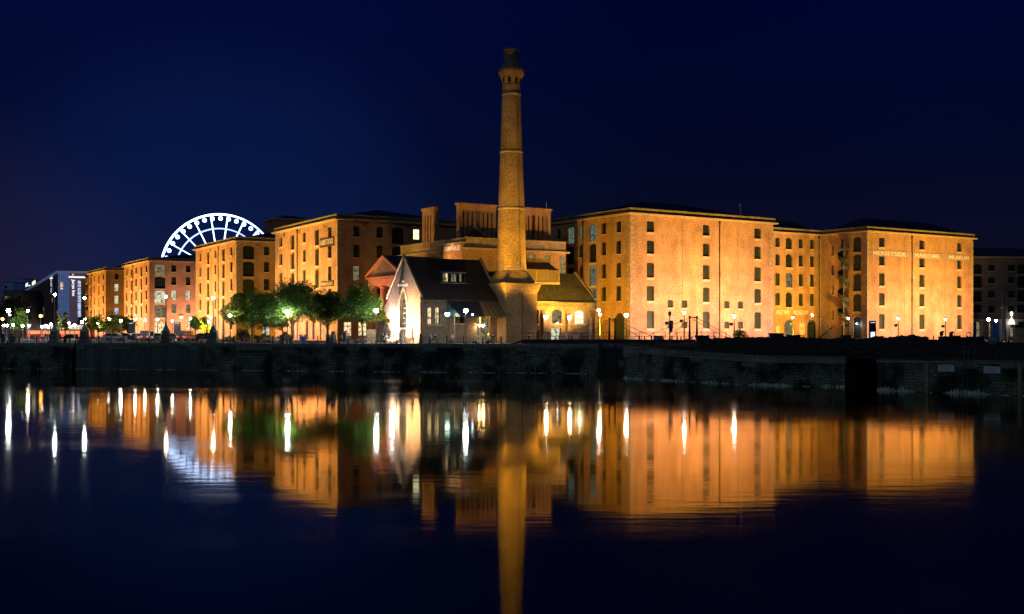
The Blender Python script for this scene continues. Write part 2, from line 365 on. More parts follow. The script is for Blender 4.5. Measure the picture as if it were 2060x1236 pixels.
def warehouse(fr, label, Lx, Ly, fops, lops, m=M_BRICK, H=24.4, roofh=3.0, group=None, bay_kind=None, tall=()):
    t = thing('brick_warehouse', label, 'warehouse', (fr.c[0], fr.c[1], 4), fr.th, group)
    t.lock_scale = (False,)*3
    zt = H-1.2
    w = MB()
    wall_face(w, 'front', 0, Lx, 0, zt, fops); wall_face(w, 'left', 0, Ly, 0, zt, lops)
    wall_face(w, 'right', 0, Ly, 0, zt, off=Lx); wall_face(w, 'back', 0, Lx, 0, zt, off=Ly)
    w.build('wall', m, t)
    c = MB(); ringbox(c, 0, Lx, 0, Ly, zt, zt+.28, .72); c.build('ledge', M_STONE, t)
    c = MB(); ringbox(c, 0, Lx, 0, Ly, zt+.28, zt+.82, .02); c.build('frieze', MT.get('sooty_stone') or mat('sooty_stone', (.20, .17, .09), .9, .3, 1.2), t)  # shade above the ledge put into the darker frieze and parapet stone
    c = MB(); ringbox(c, 0, Lx, 0, Ly, zt+.82, zt+1.2, .30); c.build('parapet', mat('sooty_stone', (.20, .17, .09), .9, .3, 1.2), t)
    r = MB(); hip_roof(r, .45, Lx-.45, .45, Ly-.45, zt+.9, roofh); r.build('roof', M_SLATE, t)
    for cq in ((0, 0, 1, 1), (Lx, 0, -1, 1), (0, Ly, 1, -1)):
        q = MB(); quoins(q, *cq, .3, zt-.2); q.build('quoins', m if m is M_BRICK2 else M_STONEW, t)
    p = MB(); p.box(-.1, Lx+.1, -.1, .2, 0, .9); p.box(-.1, .2, .2, Ly, 0, .9)
    for side, ops in (('front', fops), ('left', lops)):
        for o in ops:
            isdoor = o[2] < 1.2
            window(t, side, 0, o, 'door' if isdoor else 'window', sill=not isdoor)
    for side, ops in (('front', fops), ('left', lops)):
        P = wallP(side)
        for o in ops:
            if o[1]-o[0] > 1.55 and o[2] > 1.2:      # iron lintel under each loading opening
                a, b = P(o[0]-.1, o[2]-.42, -.05), P(o[1]+.1, o[2]-.05, .25)
                sp = MB(); sp.box(min(a[0], b[0]), max(a[0], b[0]), min(a[1], b[1]), max(a[1], b[1]), a[2], b[2]); sp.build('lintel', M_STONE, t)
    return t
def col(fr, side, px0, px1, rows, kind='dark', tall=False, minw=1.35, off=0.0, rise=.12, kinds=None, grid=None):
    a = fr.fx(px0, off) if side == 'front' else fr.ly(px0, off); b = fr.fx(px1, off) if side == 'front' else fr.ly(px1, off)
    a, b = sorted((a, b)); c = (a+b)/2; w = max(minw, b-a); T = TROW if tall else ROW; out = []
    for i, r in enumerate(rows):
        k = kinds[i] if kinds else (kind if kind != 'dark' else ('dark' if r < 3 else 'blind'))
        z0, z1 = T[r]; o = (c-w/2, c+w/2, z0, z1, rise if not tall else .35, k)
        if grid: o = o+grid
        out.append(o)
    return out

# ------------------------------------------------------------------ floodlights: housing, glass and their own lamp
SOD = (1.0, .55, .035); SODP = (1.0, .60, .95); FP = 45000
ORD = ['first', 'second', 'third', 'fourth', 'fifth', 'sixth', 'seventh', 'eighth', 'ninth', 'tenth', 'eleventh', 'twelfth', 'thirteenth', 'fourteenth', 'fifteenth', 'sixteenth', 'seventeenth', 'eighteenth', 'nineteenth', 'twentieth']
def flood(x, y, z, aim, power, color=SOD, angle=110, blend=.9, what='the warehouse wall', nth=''):
    d = (Vector(aim)-Vector((x, y, z))); yaw = math.atan2(d.y, d.x)-math.pi/2
    t = thing('floodlight', nth+'small dark floodlight aimed at '+what, 'floodlight', (x, y, z), yaw, 'floodlights at the foot of the buildings')
    pit = math.atan2(d.z, math.hypot(d.x, d.y)); cp, sp_ = math.cos(pit), math.sin(pit)
    m = MB()
    def T(px, py, pz): return (px, py*cp-pz*sp_, .35+py*sp_+pz*cp)
    n = len(m.v); m.box(-.28, .28, -.22, .0, -.2, .2); m.v = [T(*v) for v in m.v]
    m.box(-.32, -.29, -.05, .05, 0, .4); m.box(.29, .32, -.05, .05, 0, .4); m.box(-.32, .32, -.08, .08, -.02, .02)
    m.build('housing', M_IRON, t)
    g = MB(); g.face([T(-.25, .012, -.17), T(.25, .012, -.17), T(.25, .012, .17), T(-.25, .012, .17)])
    g.build('lens', emis('flood_glass_%d' % (100*color[2]), color, 1.5), t)
    l = bpy.data.lights.new('lamp', 'SPOT'); l.energy = power; l.color = color; l.spot_size = R(angle); l.spot_blend = blend; l.shadow_soft_size = .15
    lo = bpy.data.objects.new('lamp', l); COL.objects.link(lo); lo.parent = t
    lo.location = T(0, .1, 0); lo.rotation_euler = (R(90)+pit, 0, 0)
    return t
def row_floods(fr, side, us, off, aimz, power, **k):
    us = list(us); n_ = len(us)
    for i_, u in enumerate(us):
        k['nth'] = '' if n_ == 1 else ORD[i_ if side == 'front' else n_-1-i_]+' from the left, '
        if side == 'front': p = fr.w(u, -off); q = fr.w(u, 0)
        else: p = fr.w(-off, u); q = fr.w(0, u)
        flood(p[0], p[1], 4.02, (q[0], q[1], 4+aimz), power, **k)

TH_R = math.atan2(.5426, .84); TH_L = math.atan2(.51, .86)
# ---------------------------------------------------------------- right complex: D (big block), link, B (museum block)
fD = Frame(21.6, 208, TH_R)
fo = []
for a, b in ((1301.2, 1315.7), (1414, 1427.6), (1517.7, 1531.3)): fo += col(fD, 'front', a, b, (1, 2, 3, 4, 5), grid=(4, 7))
for a, b in ((1343, 1354.5), (1371, 1383)):
    fo += [(*sorted((fD.fx(a), fD.fx(b))), 6.2, 7.7, .15, 'blind', 3, 3), (*sorted((fD.fx(a), fD.fx(b))), 2.3, 3.7, .1, 'blind', 3, 3)]
for a, b in ((1457, 1467.5), (1484.5, 1495)):
    fo += [(*sorted((fD.fx(a), fD.fx(b))), 6.2, 7.7, .15, 'blind', 3, 3), (*sorted((fD.fx(a), fD.fx(b))), 2.3, 3.7, .1, 'blind', 3, 3)]
fo += col(fD, 'front', 1301.2, 1315.7, ())
lo = []
for a, b in ((1241, 1248.5), (1211, 1218)): lo += col(fD, 'left', a, b, (1, 2, 3, 4))
lo += col(fD, 'left', 1187, 1197, (1, 2, 3, 4), tall=True, minw=2.4, kinds=('teal', 'dark', 'teal', 'teal'), grid=(2, 3))
lo += col(fD, 'left', 1165, 1171, (1, 2, 3, 4), kinds=('teal', 'blind', 'blind', 'blind'))
lo += col(fD, 'left', 1143.5, 1152, (1, 2, 3, 4), tall=True, minw=2.4, kinds=('teal', 'dark', 'dark', 'dark'), grid=(2, 3))
lo += col(fD, 'left', 1120, 1128, (1, 2, 3, 4))
lo += [(1.7, 4.6, 0.1, 5.2, 1.2, 'iron', 2, 2)]
wD = warehouse(fD, 'big brick warehouse block lit bright orange, with three columns of windows, behind the footbridge', 36.5, 25.5, fo, lo, roofh=3.4)
pipe(wD, 'front', fD.fx(1447)); pipe(wD, 'left', fD.ly(1173.7))
s = MB()
for px in (1373, 1484.5): u = fD.fx(px); s.box(u-.05, u+.05, -.035, .1, 8.9, 22.3)
for px, px2 in ((1353.5, 1373), (1468, 1484.5)): s.box(fD.fx(px), fD.fx(px2), -.035, .1, 8.8, 8.9)
s.build('wall_strip', mat('sooty_brick', (.22, .13, .07), .9, .2), wD)
v = MB(); v.lathe([(.22, 25.0), (.22, 26.6), (.34, 26.7), (.34, 27.1), (.1, 27.3)], fD.fx(1490, 3), 3.0, 10); v.build('roof_vent', mat('galvanised', (.5, .5, .5), .4, .1, metal=.6), wD)

fB = Frame(76.3, 244.7, TH_R)
fo = []
for a, b in ((1768.5, 1779.5), (1849.5, 1860), (1925.7, 1934.7)): fo += col(fB, 'front', a, b, (1, 2, 3, 4, 5), grid=(4, 7))
lo = col(fB, 'left', 1718.3, 1730, (1, 2, 3, 4, 5), tall=True, minw=2.2, kind='iron', grid=(2, 3))
lo += [(*sorted((fB.ly(1691.5), fB.ly(1697))), 19.9, 22.1, .1, 'dark'), (*sorted((fB.ly(1691.5), fB.ly(1697))), 16.1, 18.3, .1, 'dark'), (*sorted((fB.ly(1691.5), fB.ly(1697))), .9, 3.2, .1, 'dark')]
for z in (18.6, 14.2, 9.9, 4.3): lo += [(*sorted((fB.ly(1673), fB.ly(1677))), z, z+2.2, .1, 'dark')]
wB = warehouse(fB, 'brick museum block with the long painted name band across its front', 36.7, 13.5, fo, lo, roofh=3.0)
pipe(wB, 'front', fB.fx(1834)); 
s = MB()
for px in (1819, 1901.5): u = fB.fx(px); s.box(u-.04, u+.04, -.03, .1, 1, 22.3)
for px in (1819, 1889): u = fB.fx(px); s.box(u-1.0, u+1.0, -.06, .1, 19.3, 19.55)
s.build('wall_strip', MT['sooty_brick'], wB)
# painted band and its letters
zb = 18.75; m_band = mat('sign_band', (.30, .22, .19), .8, .12, 1.2)
b_ = MB(); b_.box(fB.fx(1753), fB.fx(1948.5), -.05, .1, zb-.65, zb+.65); bo = b_.build('name_band', m_band, wB)
m_let = mat('cream_letters', (.70, .62, .56), .8, .05)
for s_, a, b in (('MERSEYSIDE', 1756, 1821), ('MARITIME', 1840, 1889), ('MUSEUM', 1909, 1949)):
    u0, u1 = fB.fx(a), min(fB.fx(b), 36.4)
    text(s_, 'lettering', bo, ((u0+u1)/2, -.075, zb), (R(90), 0, 0), .86, m_let, u1-u0)

fL = Frame(*fB.w(-19.5, 12.6), TH_R)            # recessed link between the two blocks
fo = []
for a, b in ((1560.2, 1568.6), (1607, 1615.4), (1629.8, 1638)): fo += col(fL, 'front', a, b, (1, 2, 3, 4), grid=(3, 6))
fo += [(o[0], o[1], o[2]-.3, o[3]+.2, .5, k, 2, 3) for o, k in zip(col(fL, 'front', 1580.7, 1593.8, (1, 2, 3, 4)), ('dark', 'dark', 'dim', 'dark'))]
fo += [(*sorted((fL.fx(1578), fL.fx(1597))), .05, 4.4, 1.4, 'dim', 4, 3), (*sorted((fL.fx(1624), fL.fx(1642.7))), .05, 4.4, 1.9, 'dark', 4, 3)]
fo = [(max(o[0], .6), min(o[1], 17.9), *o[2:]) for o in fo]
wL = warehouse(fL, 'recessed brick range with two arched doorways between the two orange blocks', 19.2, 9, fo, [], roofh=2.4)
pipe(wL, 'front', fL.fx(1647) if fL.fx(1647) < 18.8 else 18.3)
text('ARITIME   MUSEUM', 'lettering', wL, ((fL.fx(1561)+fL.fx(1625))/2, -.03, fL.z(629, 5, 0)), (R(90), 0, 0), 1.0, m_let, fL.fx(1625)-fL.fx(1561))
s = MB()
for px, z0, z1, w_ in ((1564, 1.0, 2.9, 1.1), (1613, 1.1, 3.6, 1.6)):
    u = max(1.2, fL.fx(px)); s.box(u-w_/2, u+w_/2, -.09, .05, z0, z1)
so_ = s.build('notice_board', mat('cream_board', (.60, .48, .30), .7, .1, 3), wL)
text('MUSEUM\nOPEN', 'lettering', so_, (fL.fx(1613), -.10, 2.4), (R(90), 0, 0), .22, mat('red_letters', (.4, .05, .03), .7, 0), 1.1)

# ---------------------------------------------------------------- left row: E (nearest), F, G, H
fE = Frame(-33.5, 218.6, TH_L); fF = Frame(-65.5, 270.6, TH_L); fG = Frame(-110.0, 345.5, TH_L); fH = Frame(-141.9, 398, TH_L)
lo = []
for a, b in ((561.8, 568), (608.7, 615), (660, 667)): lo += col(fE, 'left', a, b, (1, 2, 3, 4), grid=(2, 6))
for a, b in ((584.4, 592), (633.6, 641.5)): lo += col(fE, 'left', a, b, (1, 2, 3, 4), tall=True, minw=2.0, grid=(2, 3))
for a, b, k in ((615, 620, 'iron'), (628, 633, 'iron'), (643, 648, 'warm'), (658, 663, 'warm'), (588, 592, 'dark')): lo += [(*sorted((fE.ly(a), fE.ly(b))), .15, 4.2, .5, k, 2, 3)]
fo = []
for a, b in ((711, 724), (758, 770)): fo += col(fE, 'front', a, b, (1, 2, 3, 4), kinds=('dark', 'dark', 'dim', 'dark'))
fo += col(fE, 'front', 792, 810, (1, 2, 3, 4, 5), tall=True, minw=2.6, kind='iron', grid=(2, 3))
fo += col(fE, 'front', 831.5, 844.6, (1,), kinds=('yellow',), grid=(2, 2)) + col(fE, 'front', 831.5, 844.6, (2, 3))
fo += [(fE.fx(700)-.8, fE.fx(700)+.8, .9, 3.6, .1, 'warm', 2, 3), (fE.fx(730)-.9, fE.fx(730)+.9, .9, 3.6, .1, 'warm', 2, 3)]
wE = warehouse(fE, 'tall brick warehouse with dark name boards on its orange side, behind the quay trees', 30, 36, fo, lo, roofh=3.2)
pipe(wE, 'left', fE.ly(599)); ties(wE, 'front', (fE.fx(734), fE.fx(823)))
ties(wE, 'left', [fE.ly(p) for p in (572, 603, 620, 653)])
for pxc, w_, z, s_, hh in ((658.5, 26, fE.z(488, 0, 6), 'ALBERT DOCK', 1.0), (658.5, 24, fE.z(571.5, 0, 6), 'EDWARD PAVILION', .62)):
    u0, u1 = sorted((fE.ly(pxc-w_/2), fE.ly(pxc+w_/2))); bb = MB(); bb.box(-.12, .05, u0-.3, u1+.3, z-hh*.9, z+hh*.9)
    bo = bb.build('name_board', mat('dark_board', (.05, .025, .015), .6, .1), wE)
    text(s_, 'lettering', bo, (-.14, (u0+u1)/2, z), (R(90), 0, R(-90)), hh, m_let if s_[0] == 'A' else mat('gold_letters', (.6, .5, .32), .6, 0), u1-u0)

lo = []
for a, b in ((401, 405), (431.5, 435), (463.6, 467.5)): lo += col(fF, 'left', a, b, (1, 2, 3, 4, 5), grid=(2, 6))
for a, b in ((416, 421), (447, 452)): lo += col(fF, 'left', a, b, (1, 2, 3, 4, 5), tall=True, minw=2.0, grid=(2, 3))
fo = col(fF, 'front', 492.5, 508, (1, 2, 3, 4, 5), tall=True, minw=2.8, kind='dark', grid=(2, 3))
fo += col(fF, 'front', 531.5, 541.5, (1, 2, 3, 4), kinds=('dark', 'dark', 'dark', 'dark'))
fo += [(fF.fx(536)-.9, fF.fx(536)+.9, 1, 3.4, .1, 'pale', 3, 3)]
wF = warehouse(fF, 'second brick warehouse from the right in the row, with a column of dark loading bays', 24, 35.5, fo, lo, roofh=2.6)
pipe(wF, 'left', fF.ly(440)); ties(wF, 'front', (fF.fx(518.5),)); ties(wF, 'left', [fF.ly(p) for p in (423, 439)])
# stair tower on its roof
tw = MB(); x0 = fF.fx(547, 12); x1 = fF.fx(596, 12)
tw.box(14.5, 24, 14, 23, 23.5, fF.z(446, 14, 14)+.6); tw.build('roof_tower', M_BRICK, wF)
tz = fF.z(446, 14, 14)+.6; tc_ = MB(); tc_.box(14.1, 24.4, 13.6, 23.4, tz, tz+.35); tc_.build('tower_ledge', M_STONE, wF)
tr = MB(); hip_roof(tr, 14.1, 24.4, 13.6, 23.4, tz+.35, 1.3); tr.build('tower_roof', M_SLATE, wF)

lo = []
for a, b in ((253.5, 256.5), (272, 275.5), (293, 296)): lo += col(fG, 'left', a, b, (1, 2, 3, 4), grid=(2, 6))
for a, b in ((262.8, 266), (282.7, 286)): lo += col(fG, 'left', a, b, (1, 2, 3, 4), tall=True, minw=1.9, grid=(2, 3))
fo = col(fG, 'front', 315.5, 328, (1, 2, 3, 4, 5), tall=True, minw=3.2, kinds=('dim', 'dark', 'pale', 'dim', 'warm'), grid=(3, 3))
fo += col(fG, 'front', 345, 354.5, (1, 2, 3, 4), kinds=('dark', 'dark', 'pale', 'dim'), grid=(2, 4))
fo += col(fG, 'front', 374, 383, (1, 2, 3, 4, 5), kinds=('dark', 'dark', 'pale', 'dim', 'warm'), grid=(2, 4))
wG = warehouse(fG, 'third brick warehouse in the row, with many lit windows on its pinkish right face', 29, 35.5, fo, lo, m=M_BRICK2, roofh=2.6)
pipe(wG, 'left', fG.ly(268))
lo = []
for a, b in ((172, 175), (189, 191), (206.8, 209)): lo += col(fH, 'left', a, b, (1, 2, 3, 4), grid=(2, 6))
for a, b in ((180.6, 182.8), (197.8, 200)): lo += col(fH, 'left', a, b, (1, 2, 3, 4), tall=True, minw=1.9, grid=(2, 3))
fo = col(fH, 'front', 230.8, 238.5, (1, 2, 3, 4), kinds=('dark', 'pale', 'pale', 'blue'), grid=(3, 4))
wH = warehouse(fH, 'farthest and smallest looking brick warehouse, at the left end of the row', 24, 32, fo, lo, m=M_BRICK2, roofh=2.6)
pipe(wH, 'left', fH.ly(185))
u = fH.ly(175); bb = MB(); bb.box(-.15, .05, u-2.6, u+2.6, 16.9, 18.6); bo = bb.build('name_board', MT['dark_board'], wH)

# floodlights for the warehouses
KW = dict(what='the big orange block')
row_floods(fD, 'front', (5, 14, 23, 32), 20, 16, FP*.58, what='the big orange block')
row_floods(fD, 'front', (3, 11, 19, 27, 35), 12, 6, FP*.12, color=SODP, what='the big block foot')
row_floods(fD, 'left', (3, 17), 15, 14, FP*.36, what='the block flank')
row_floods(fB, 'front', (4, 13, 22, 31), 20, 15, FP*.56, what='the museum block')
row_floods(fB, 'front', (3, 11, 20, 30), 12, 5, FP*.10, color=SODP, what='the museum foot')
row_floods(fL, 'front', (4, 10), 17, 13, FP*.36, what='the recessed range')
row_floods(fE, 'left', (4, 14, 24, 33), 19, 15, FP*.66, what='the board warehouse')
row_floods(fE, 'left', (9, 20, 30), 11, 6, FP*.13, color=SODP, what='the base of the board warehouse')
row_floods(fF, 'left', (9, 20, 30), 11, 6, FP*.14, color=SODP, what='the base of the second warehouse')
row_floods(fG, 'left', (7, 18, 29), 11, 6, FP*.16, color=SODP, what='the base of the third warehouse')
row_floods(fE, 'front', (12,), 16, 12, FP*.36, what='the shaded face behind trees')
row_floods(fF, 'left', (4, 14, 24, 33), 18, 14, FP*.66, what='the second warehouse')
row_floods(fF, 'front', (9,), 14, 9, FP*.17, what='the loading bays')
row_floods(fG, 'left', (4, 14, 24, 33), 18, 14, FP*.66, what='the third warehouse')
row_floods(fG, 'front', (5, 13, 21), 10, 7, FP*.24, color=(1, .56, .36), what='the pinkish face of the third')
row_floods(fH, 'left', (8, 22), 9, 4, FP*.14, color=SODP, what='the base of the farthest warehouse')
row_floods(fH, 'left', (4, 15, 27), 17, 13, FP*.66, what='the farthest warehouse')
row_floods(fH, 'front', (8,), 12, 9, FP*.18, what='the right face of the farthest warehouse')
# ================================================================== ground, walls, water
def sheet(name, pts, m, kind='structure'):
    mb = MB(); mb.face(pts); o = mb.build(name, m); tag(o, None, None, kind=kind); return o
E0 = (-79.6-1400, QY(0)+0, 0)
eL = (-600.0, 156.7+.2575*600); e1 = (-66.8, 156.7+.2575*66.8)     # px 187 on the edge
lock0 = (11.8, 153.7); lock1 = (17.6, 152.2); w0 = (13.55, 138.0); w1 = (25.7, 120.0); w2 = (33.9, 116.0); c1 = (45, 135.0); c2 = (48, 130.0); n0 = (35.2, 109.7); n1 = (44.9, 100.2); n2 = (75, 70)
g = MB()
g.face([(-3000, 929, 4), (*eL, 4), (*e1, 4), (*lock0, 4), (*lock1, 4), (60, 150, 4), (300, 150, 4), (3000, 150, 4), (3000, 5000, 4), (-3000, 5000, 4)])
gd_ = g.build('ground', M_PAVE); tag(gd_, None, None, kind='structure')
m_rough = mat('rough_ground', (.07, .07, .05), .95, .4, .6, var2=.4, scale2=4, bump=.5)
g = MB()
A = [(*lock1, 4.0), (*w0, 3.9), (*w1, 3.15), (*w2, 3.1), (*c1, 3.3), (60, 150, 4.0)]
for i in range(1, 5): g.face([A[0], A[i], A[i+1]])
g.face([(*c1, 3.3), (*c2, 3.3), (60, 150, 4.0)])
B_ = [(*c2, 3.3), (*n0, 2.98), (*n1, 3.1), (*n2, 3.1), (300, 60, 3.5), (300, 150, 4), (60, 150, 4)]
for i in range(1, 6): g.face([B_[0], B_[i], B_[i+1]])
go = g.build('rough_ground', m_rough); tag(go, None, None, kind='structure')
# quay walls: big coursed blocks, stained, with limescale runs near the water
def wallmat(name, c1_, c2_, mo, bw, bh, streak=.5):
    m = brick(name, c1_, c2_, mo, bw, bh, .03, .5, .35, stain=.8, sstretch=(.35, .35, .3), warp=.55); t = m.node_tree; b = t.nodes['Principled BSDF']
    src = b.inputs['Base Color'].links[0].from_socket
    tcn = t.nodes.new('ShaderNodeTexCoord'); mp = t.nodes.new('ShaderNodeMapping'); mp.inputs['Scale'].default_value = (2.2, 2.2, .35)
    t.links.new(tcn.outputs['Object'], mp.inputs[0])
    n = t.nodes.new('ShaderNodeTexNoise'); n.inputs['Scale'].default_value = 1.6; n.inputs['Detail'].default_value = 7; n.inputs['Roughness'].default_value = .7
    t.links.new(mp.outputs[0], n.inputs['Vector'])
    r = t.nodes.new('ShaderNodeMapRange'); r.inputs[1].default_value = .60; r.inputs[2].default_value = .66; t.links.new(n.outputs[0], r.inputs[0])
    sx_ = t.nodes.new('ShaderNodeSeparateXYZ'); t.links.new(tcn.outputs['Object'], sx_.inputs[0])
    h = t.nodes.new('ShaderNodeMapRange'); h.inputs[1].default_value = 2.6; h.inputs[2].default_value = .9; h.inputs[3].default_value = 0; h.inputs[4].default_value = streak
    t.links.new(sx_.outputs['Z'], h.inputs[0])
    mu = t.nodes.new('ShaderNodeMath'); mu.operation = 'MULTIPLY'; t.links.new(r.outputs[0], mu.inputs[0]); t.links.new(h.outputs[0], mu.inputs[1])
    mx_ = t.nodes.new('ShaderNodeMix'); mx_.data_type = 'RGBA'; t.links.new(mu.outputs[0], mx_.inputs[0]); t.links.new(src, mx_.inputs[6]); mx_.inputs[7].default_value = (.55, .56, .55, 1)
    t.links.new(mx_.outputs[2], b.inputs['Base Color']); return m
M_QUAY = wallmat('quay_masonry', (.17, .18, .155), (.09, .10, .09), (.04, .04, .04), 1.1, .42)
M_QUAY2 = wallmat('rough_masonry', (.22, .23, .17), (.12, .13, .10), (.05, .05, .045), .55, .30, .35)
M_COPE = brick('coping_stone', (.28, .29, .25), (.19, .20, .18), (.06, .06, .06), 1.9, .6, .03, .3, .3)
M_WEED = mat('pale_weed', (.55, .64, .54), .9, .4, 3)
M_TIMB = mat('black_timber', (.035, .03, .025), .8, .4, 1.5, stretch=(1, 1, .3))
def qwall(name, label, pts, m, cope=.55, zb=-3.0, proud=.12, cname='coping'):
    t = thing(name, label, 'quay wall', (pts[0][0], pts[0][1], 0)); ox, oy = pts[0][:2]
    w = MB(); c = MB()
    for p, q in zip(pts[:-1], pts[1:]):
        px, py, pz = p[0]-ox, p[1]-oy, p[2]; qx, qy, qz = q[0]-ox, q[1]-oy, q[2]
        w.face([(px, py, zb), (qx, qy, zb), (qx, qy, qz-cope), (px, py, pz-cope)])
        d = Vector((qx-px, qy-py, 0)).normalized(); nrm = Vector((d.y, -d.x, 0)); a = nrm*proud; b = nrm*-.9
        L = math.hypot(qx-px, qy-py); k = max(1, int(L/1.9)); 
        for i in range(k):
            s0, s1 = i/k, (i+1)/k-.012/L*2; jt = rnd.uniform(0, .02)
            P0 = Vector((px+(qx-px)*s0, py+(qy-py)*s0, pz+(qz-pz)*s0)); P1 = Vector((px+(qx-px)*s1, py+(qy-py)*s1, pz+(qz-pz)*s1))
            dep = cope+(.45 if rnd.random() < .18 else 0)
            n = len(c.v); c.v += [tuple(P+o_+Vector((0, 0, z_))) for z_ in (-dep, .012) for P, o_ in ((P0, a*(1-jt)), (P1, a*(1-jt)), (P1, b), (P0, b))]
            for f in ((0, 3, 2, 1), (4, 5, 6, 7), (0, 1, 5, 4), (1, 2, 6, 5), (2, 3, 7, 6), (3, 0, 4, 7)): c.f.append(tuple(n+j for j in f)); c.mi.append(0)
    w.build('masonry', m, t); c.build(cname, M_COPE, t); return t
st = 1.3
eA = (e1[0], e1[1], 4.0)
qwall('quay_wall', 'dark stone quay wall at the far left, standing a little forward', [(eL[0]-.3, eL[1]-st, 4.0), (e1[0]-.3, e1[1]-st, 4.0), (e1[0], e1[1], 4.0)], M_QUAY)
s = MB(); s.face([(eL[0], eL[1]-st, 3.995), (e1[0]-.3, e1[1]-st, 3.995), (e1[0], e1[1], 3.995), (eL[0], eL[1]+.5, 3.995)])
tag(s.build('quay_apron', M_PAVE), None, None, kind='structure')
e2 = (rx(540)*QY(540), QY(540)); e3 = (rx(552)*QY(552), QY(552))
qwall('quay_wall', 'smooth dark quay wall below the railings and the lamp plinths', [(*e1, 4.0), (rx(405)*QY(405), QY(405), 4.0)], mat('smooth_wall', (.10, .115, .11), .85, .4, .5, var2=.3, scale2=3, stretch=(1, 1, .25)), cope=.5)
qwall('quay_wall', 'long dark stone quay wall with pale streaks below the trees and the pumphouse', [(rx(405)*QY(405), QY(405), 4.0), (*lock0, 4.0)], M_QUAY)
qwall('quay_wall', 'rough stone wall with pale coping slabs, right of the lock gate', [(17.6, 152.2, 4.0), (*w0, 3.9), (*w1, 3.15), (*w2, 3.1), (*c1, 3.3)], M_QUAY2, cope=.75)
qwall('quay_wall', 'nearest dark wall at lower right carrying the two white notices', [(*c2, 3.3), (*n0, 2.98), (*n1, 3.1), (*n2, 3.1)], M_QUAY2, cope=.3)
# lock gate
t = thing('lock_gate', 'dark lock gate with heavy beams closing the gap in the quay wall', 'lock gate', (lock0[0], lock0[1], 0), math.atan2(lock1[1]-lock0[1], lock1[0]-lock0[0]))
m = MB(); m.box(0, 6, .5, .8, -2, 3.3); m.build('planking', M_TIMB, t)
m = MB()
for z in (.6, 1.9, 3.2): m.box(.3, 5.7, .2, .48, z, z+.32)
for x in (.05, 2.0, 5.6): m.box(x, x+.35, .15, .46, -1, 3.9)
m.build('beams', M_TIMB, t)
m = MB(); m.box(2.5, 5.4, .36, .42, 1.0, 1.85); m.build('panel', mat('grey_panel', (.13, .14, .17), .7, .2, 1), t)
# jagged growth along the waterline
def fringe(pts, h, dens, off=.16):
    mb = MB()
    for p, q in zip(pts[:-1], pts[1:]):
        L = math.hypot(q[0]-p[0], q[1]-p[1]); d = Vector((q[0]-p[0], q[1]-p[1], 0)).normalized(); nr = Vector((d.y, -d.x, 0))
        for i in range(int(L*dens)):
            s_ = rnd.random()*L; c_ = Vector((p[0], p[1], 0))+d*s_+nr*(off*rnd.uniform(.3, 1)); w_ = rnd.uniform(.05, .16)
            hh = h*rnd.uniform(.3, 1)*(.5+.5*math.sin(s_*.9)+.25*math.sin(s_*2.7))
            if hh < .03: continue
            mb.face([c_-d*w_, c_+d*w_+nr*.03, c_+d*rnd.uniform(-.1, .1)+Vector((0, 0, hh))+nr*rnd.uniform(-.06, .06)])
    return mb
for pts, h, dn_, lb in ((((-80, QY(0)-st), (e1[0], e1[1]-st)), .16, 5, 0), ((e1[:2], lock0), .2, 7, 0), ((w0, w1, w2), .42, 16, 1), ((n0, n1, n2), .55, 18, 1)):
    o_ = fringe(pts, h, dn_).build('waterline_growth', M_WEED); tag(o_, 'pale growth along the foot of the quay wall', 'growth', kind='stuff')

# water
m_w = bpy.data.materials.new('dock_water'); m_w.use_nodes = True; t = m_w.node_tree; t.nodes.clear()
oo = t.nodes.new('ShaderNodeOutputMaterial'); gl = t.nodes.new('ShaderNodeBsdfGlossy'); df = t.nodes.new('ShaderNodeBsdfDiffuse'); mxs = t.nodes.new('ShaderNodeMixShader'); fn = t.nodes.new('ShaderNodeFresnel')
gl.inputs['Color'].default_value = (1, .95, .80, 1); gl.inputs['Roughness'].default_value = .085
df.inputs['Color'].default_value = (.002, .004, .006, 1); fn.inputs['IOR'].default_value = 2.6
tcn = t.nodes.new('ShaderNodeTexCoord'); mp = t.nodes.new('ShaderNodeMapping'); mp.inputs['Scale'].default_value = (.35, 1.3, 1)
nz_ = t.nodes.new('ShaderNodeTexNoise'); nz_.inputs['Scale'].default_value = .9; nz_.inputs['Detail'].default_value = 4
t.links.new(tcn.outputs['Object'], mp.inputs[0]); t.links.new(mp.outputs[0], nz_.inputs['Vector'])
bp = t.nodes.new('ShaderNodeBump'); bp.inputs['Strength'].default_value = .35; bp.inputs['Distance'].default_value = .012
t.links.new(nz_.outputs[0], bp.inputs['Height']); t.links.new(bp.outputs[0], gl.inputs['Normal'])
# roughness varies a little: breezier to the right
sxw = t.nodes.new('ShaderNodeSeparateXYZ'); t.links.new(tcn.outputs['Object'], sxw.inputs[0])
mrw = t.nodes.new('ShaderNodeMapRange'); mrw.inputs[1].default_value = 5; mrw.inputs[2].default_value = 45; mrw.inputs[3].default_value = .046; mrw.inputs[4].default_value = .085
mpw = t.nodes.new('ShaderNodeMapping'); mpw.inputs['Scale'].default_value = (.035, .12, 1); t.links.new(tcn.outputs['Object'], mpw.inputs[0])
nzw = t.nodes.new('ShaderNodeTexNoise'); nzw.inputs['Scale'].default_value = 1.0; nzw.inputs['Detail'].default_value = 4; t.links.new(mpw.outputs[0], nzw.inputs['Vector'])
mr2 = t.nodes.new('ShaderNodeMapRange'); mr2.inputs[1].default_value = .5; mr2.inputs[2].default_value = .68; mr2.inputs[3].default_value = 0; mr2.inputs[4].default_value = .045; t.links.new(nzw.outputs[0], mr2.inputs[0])
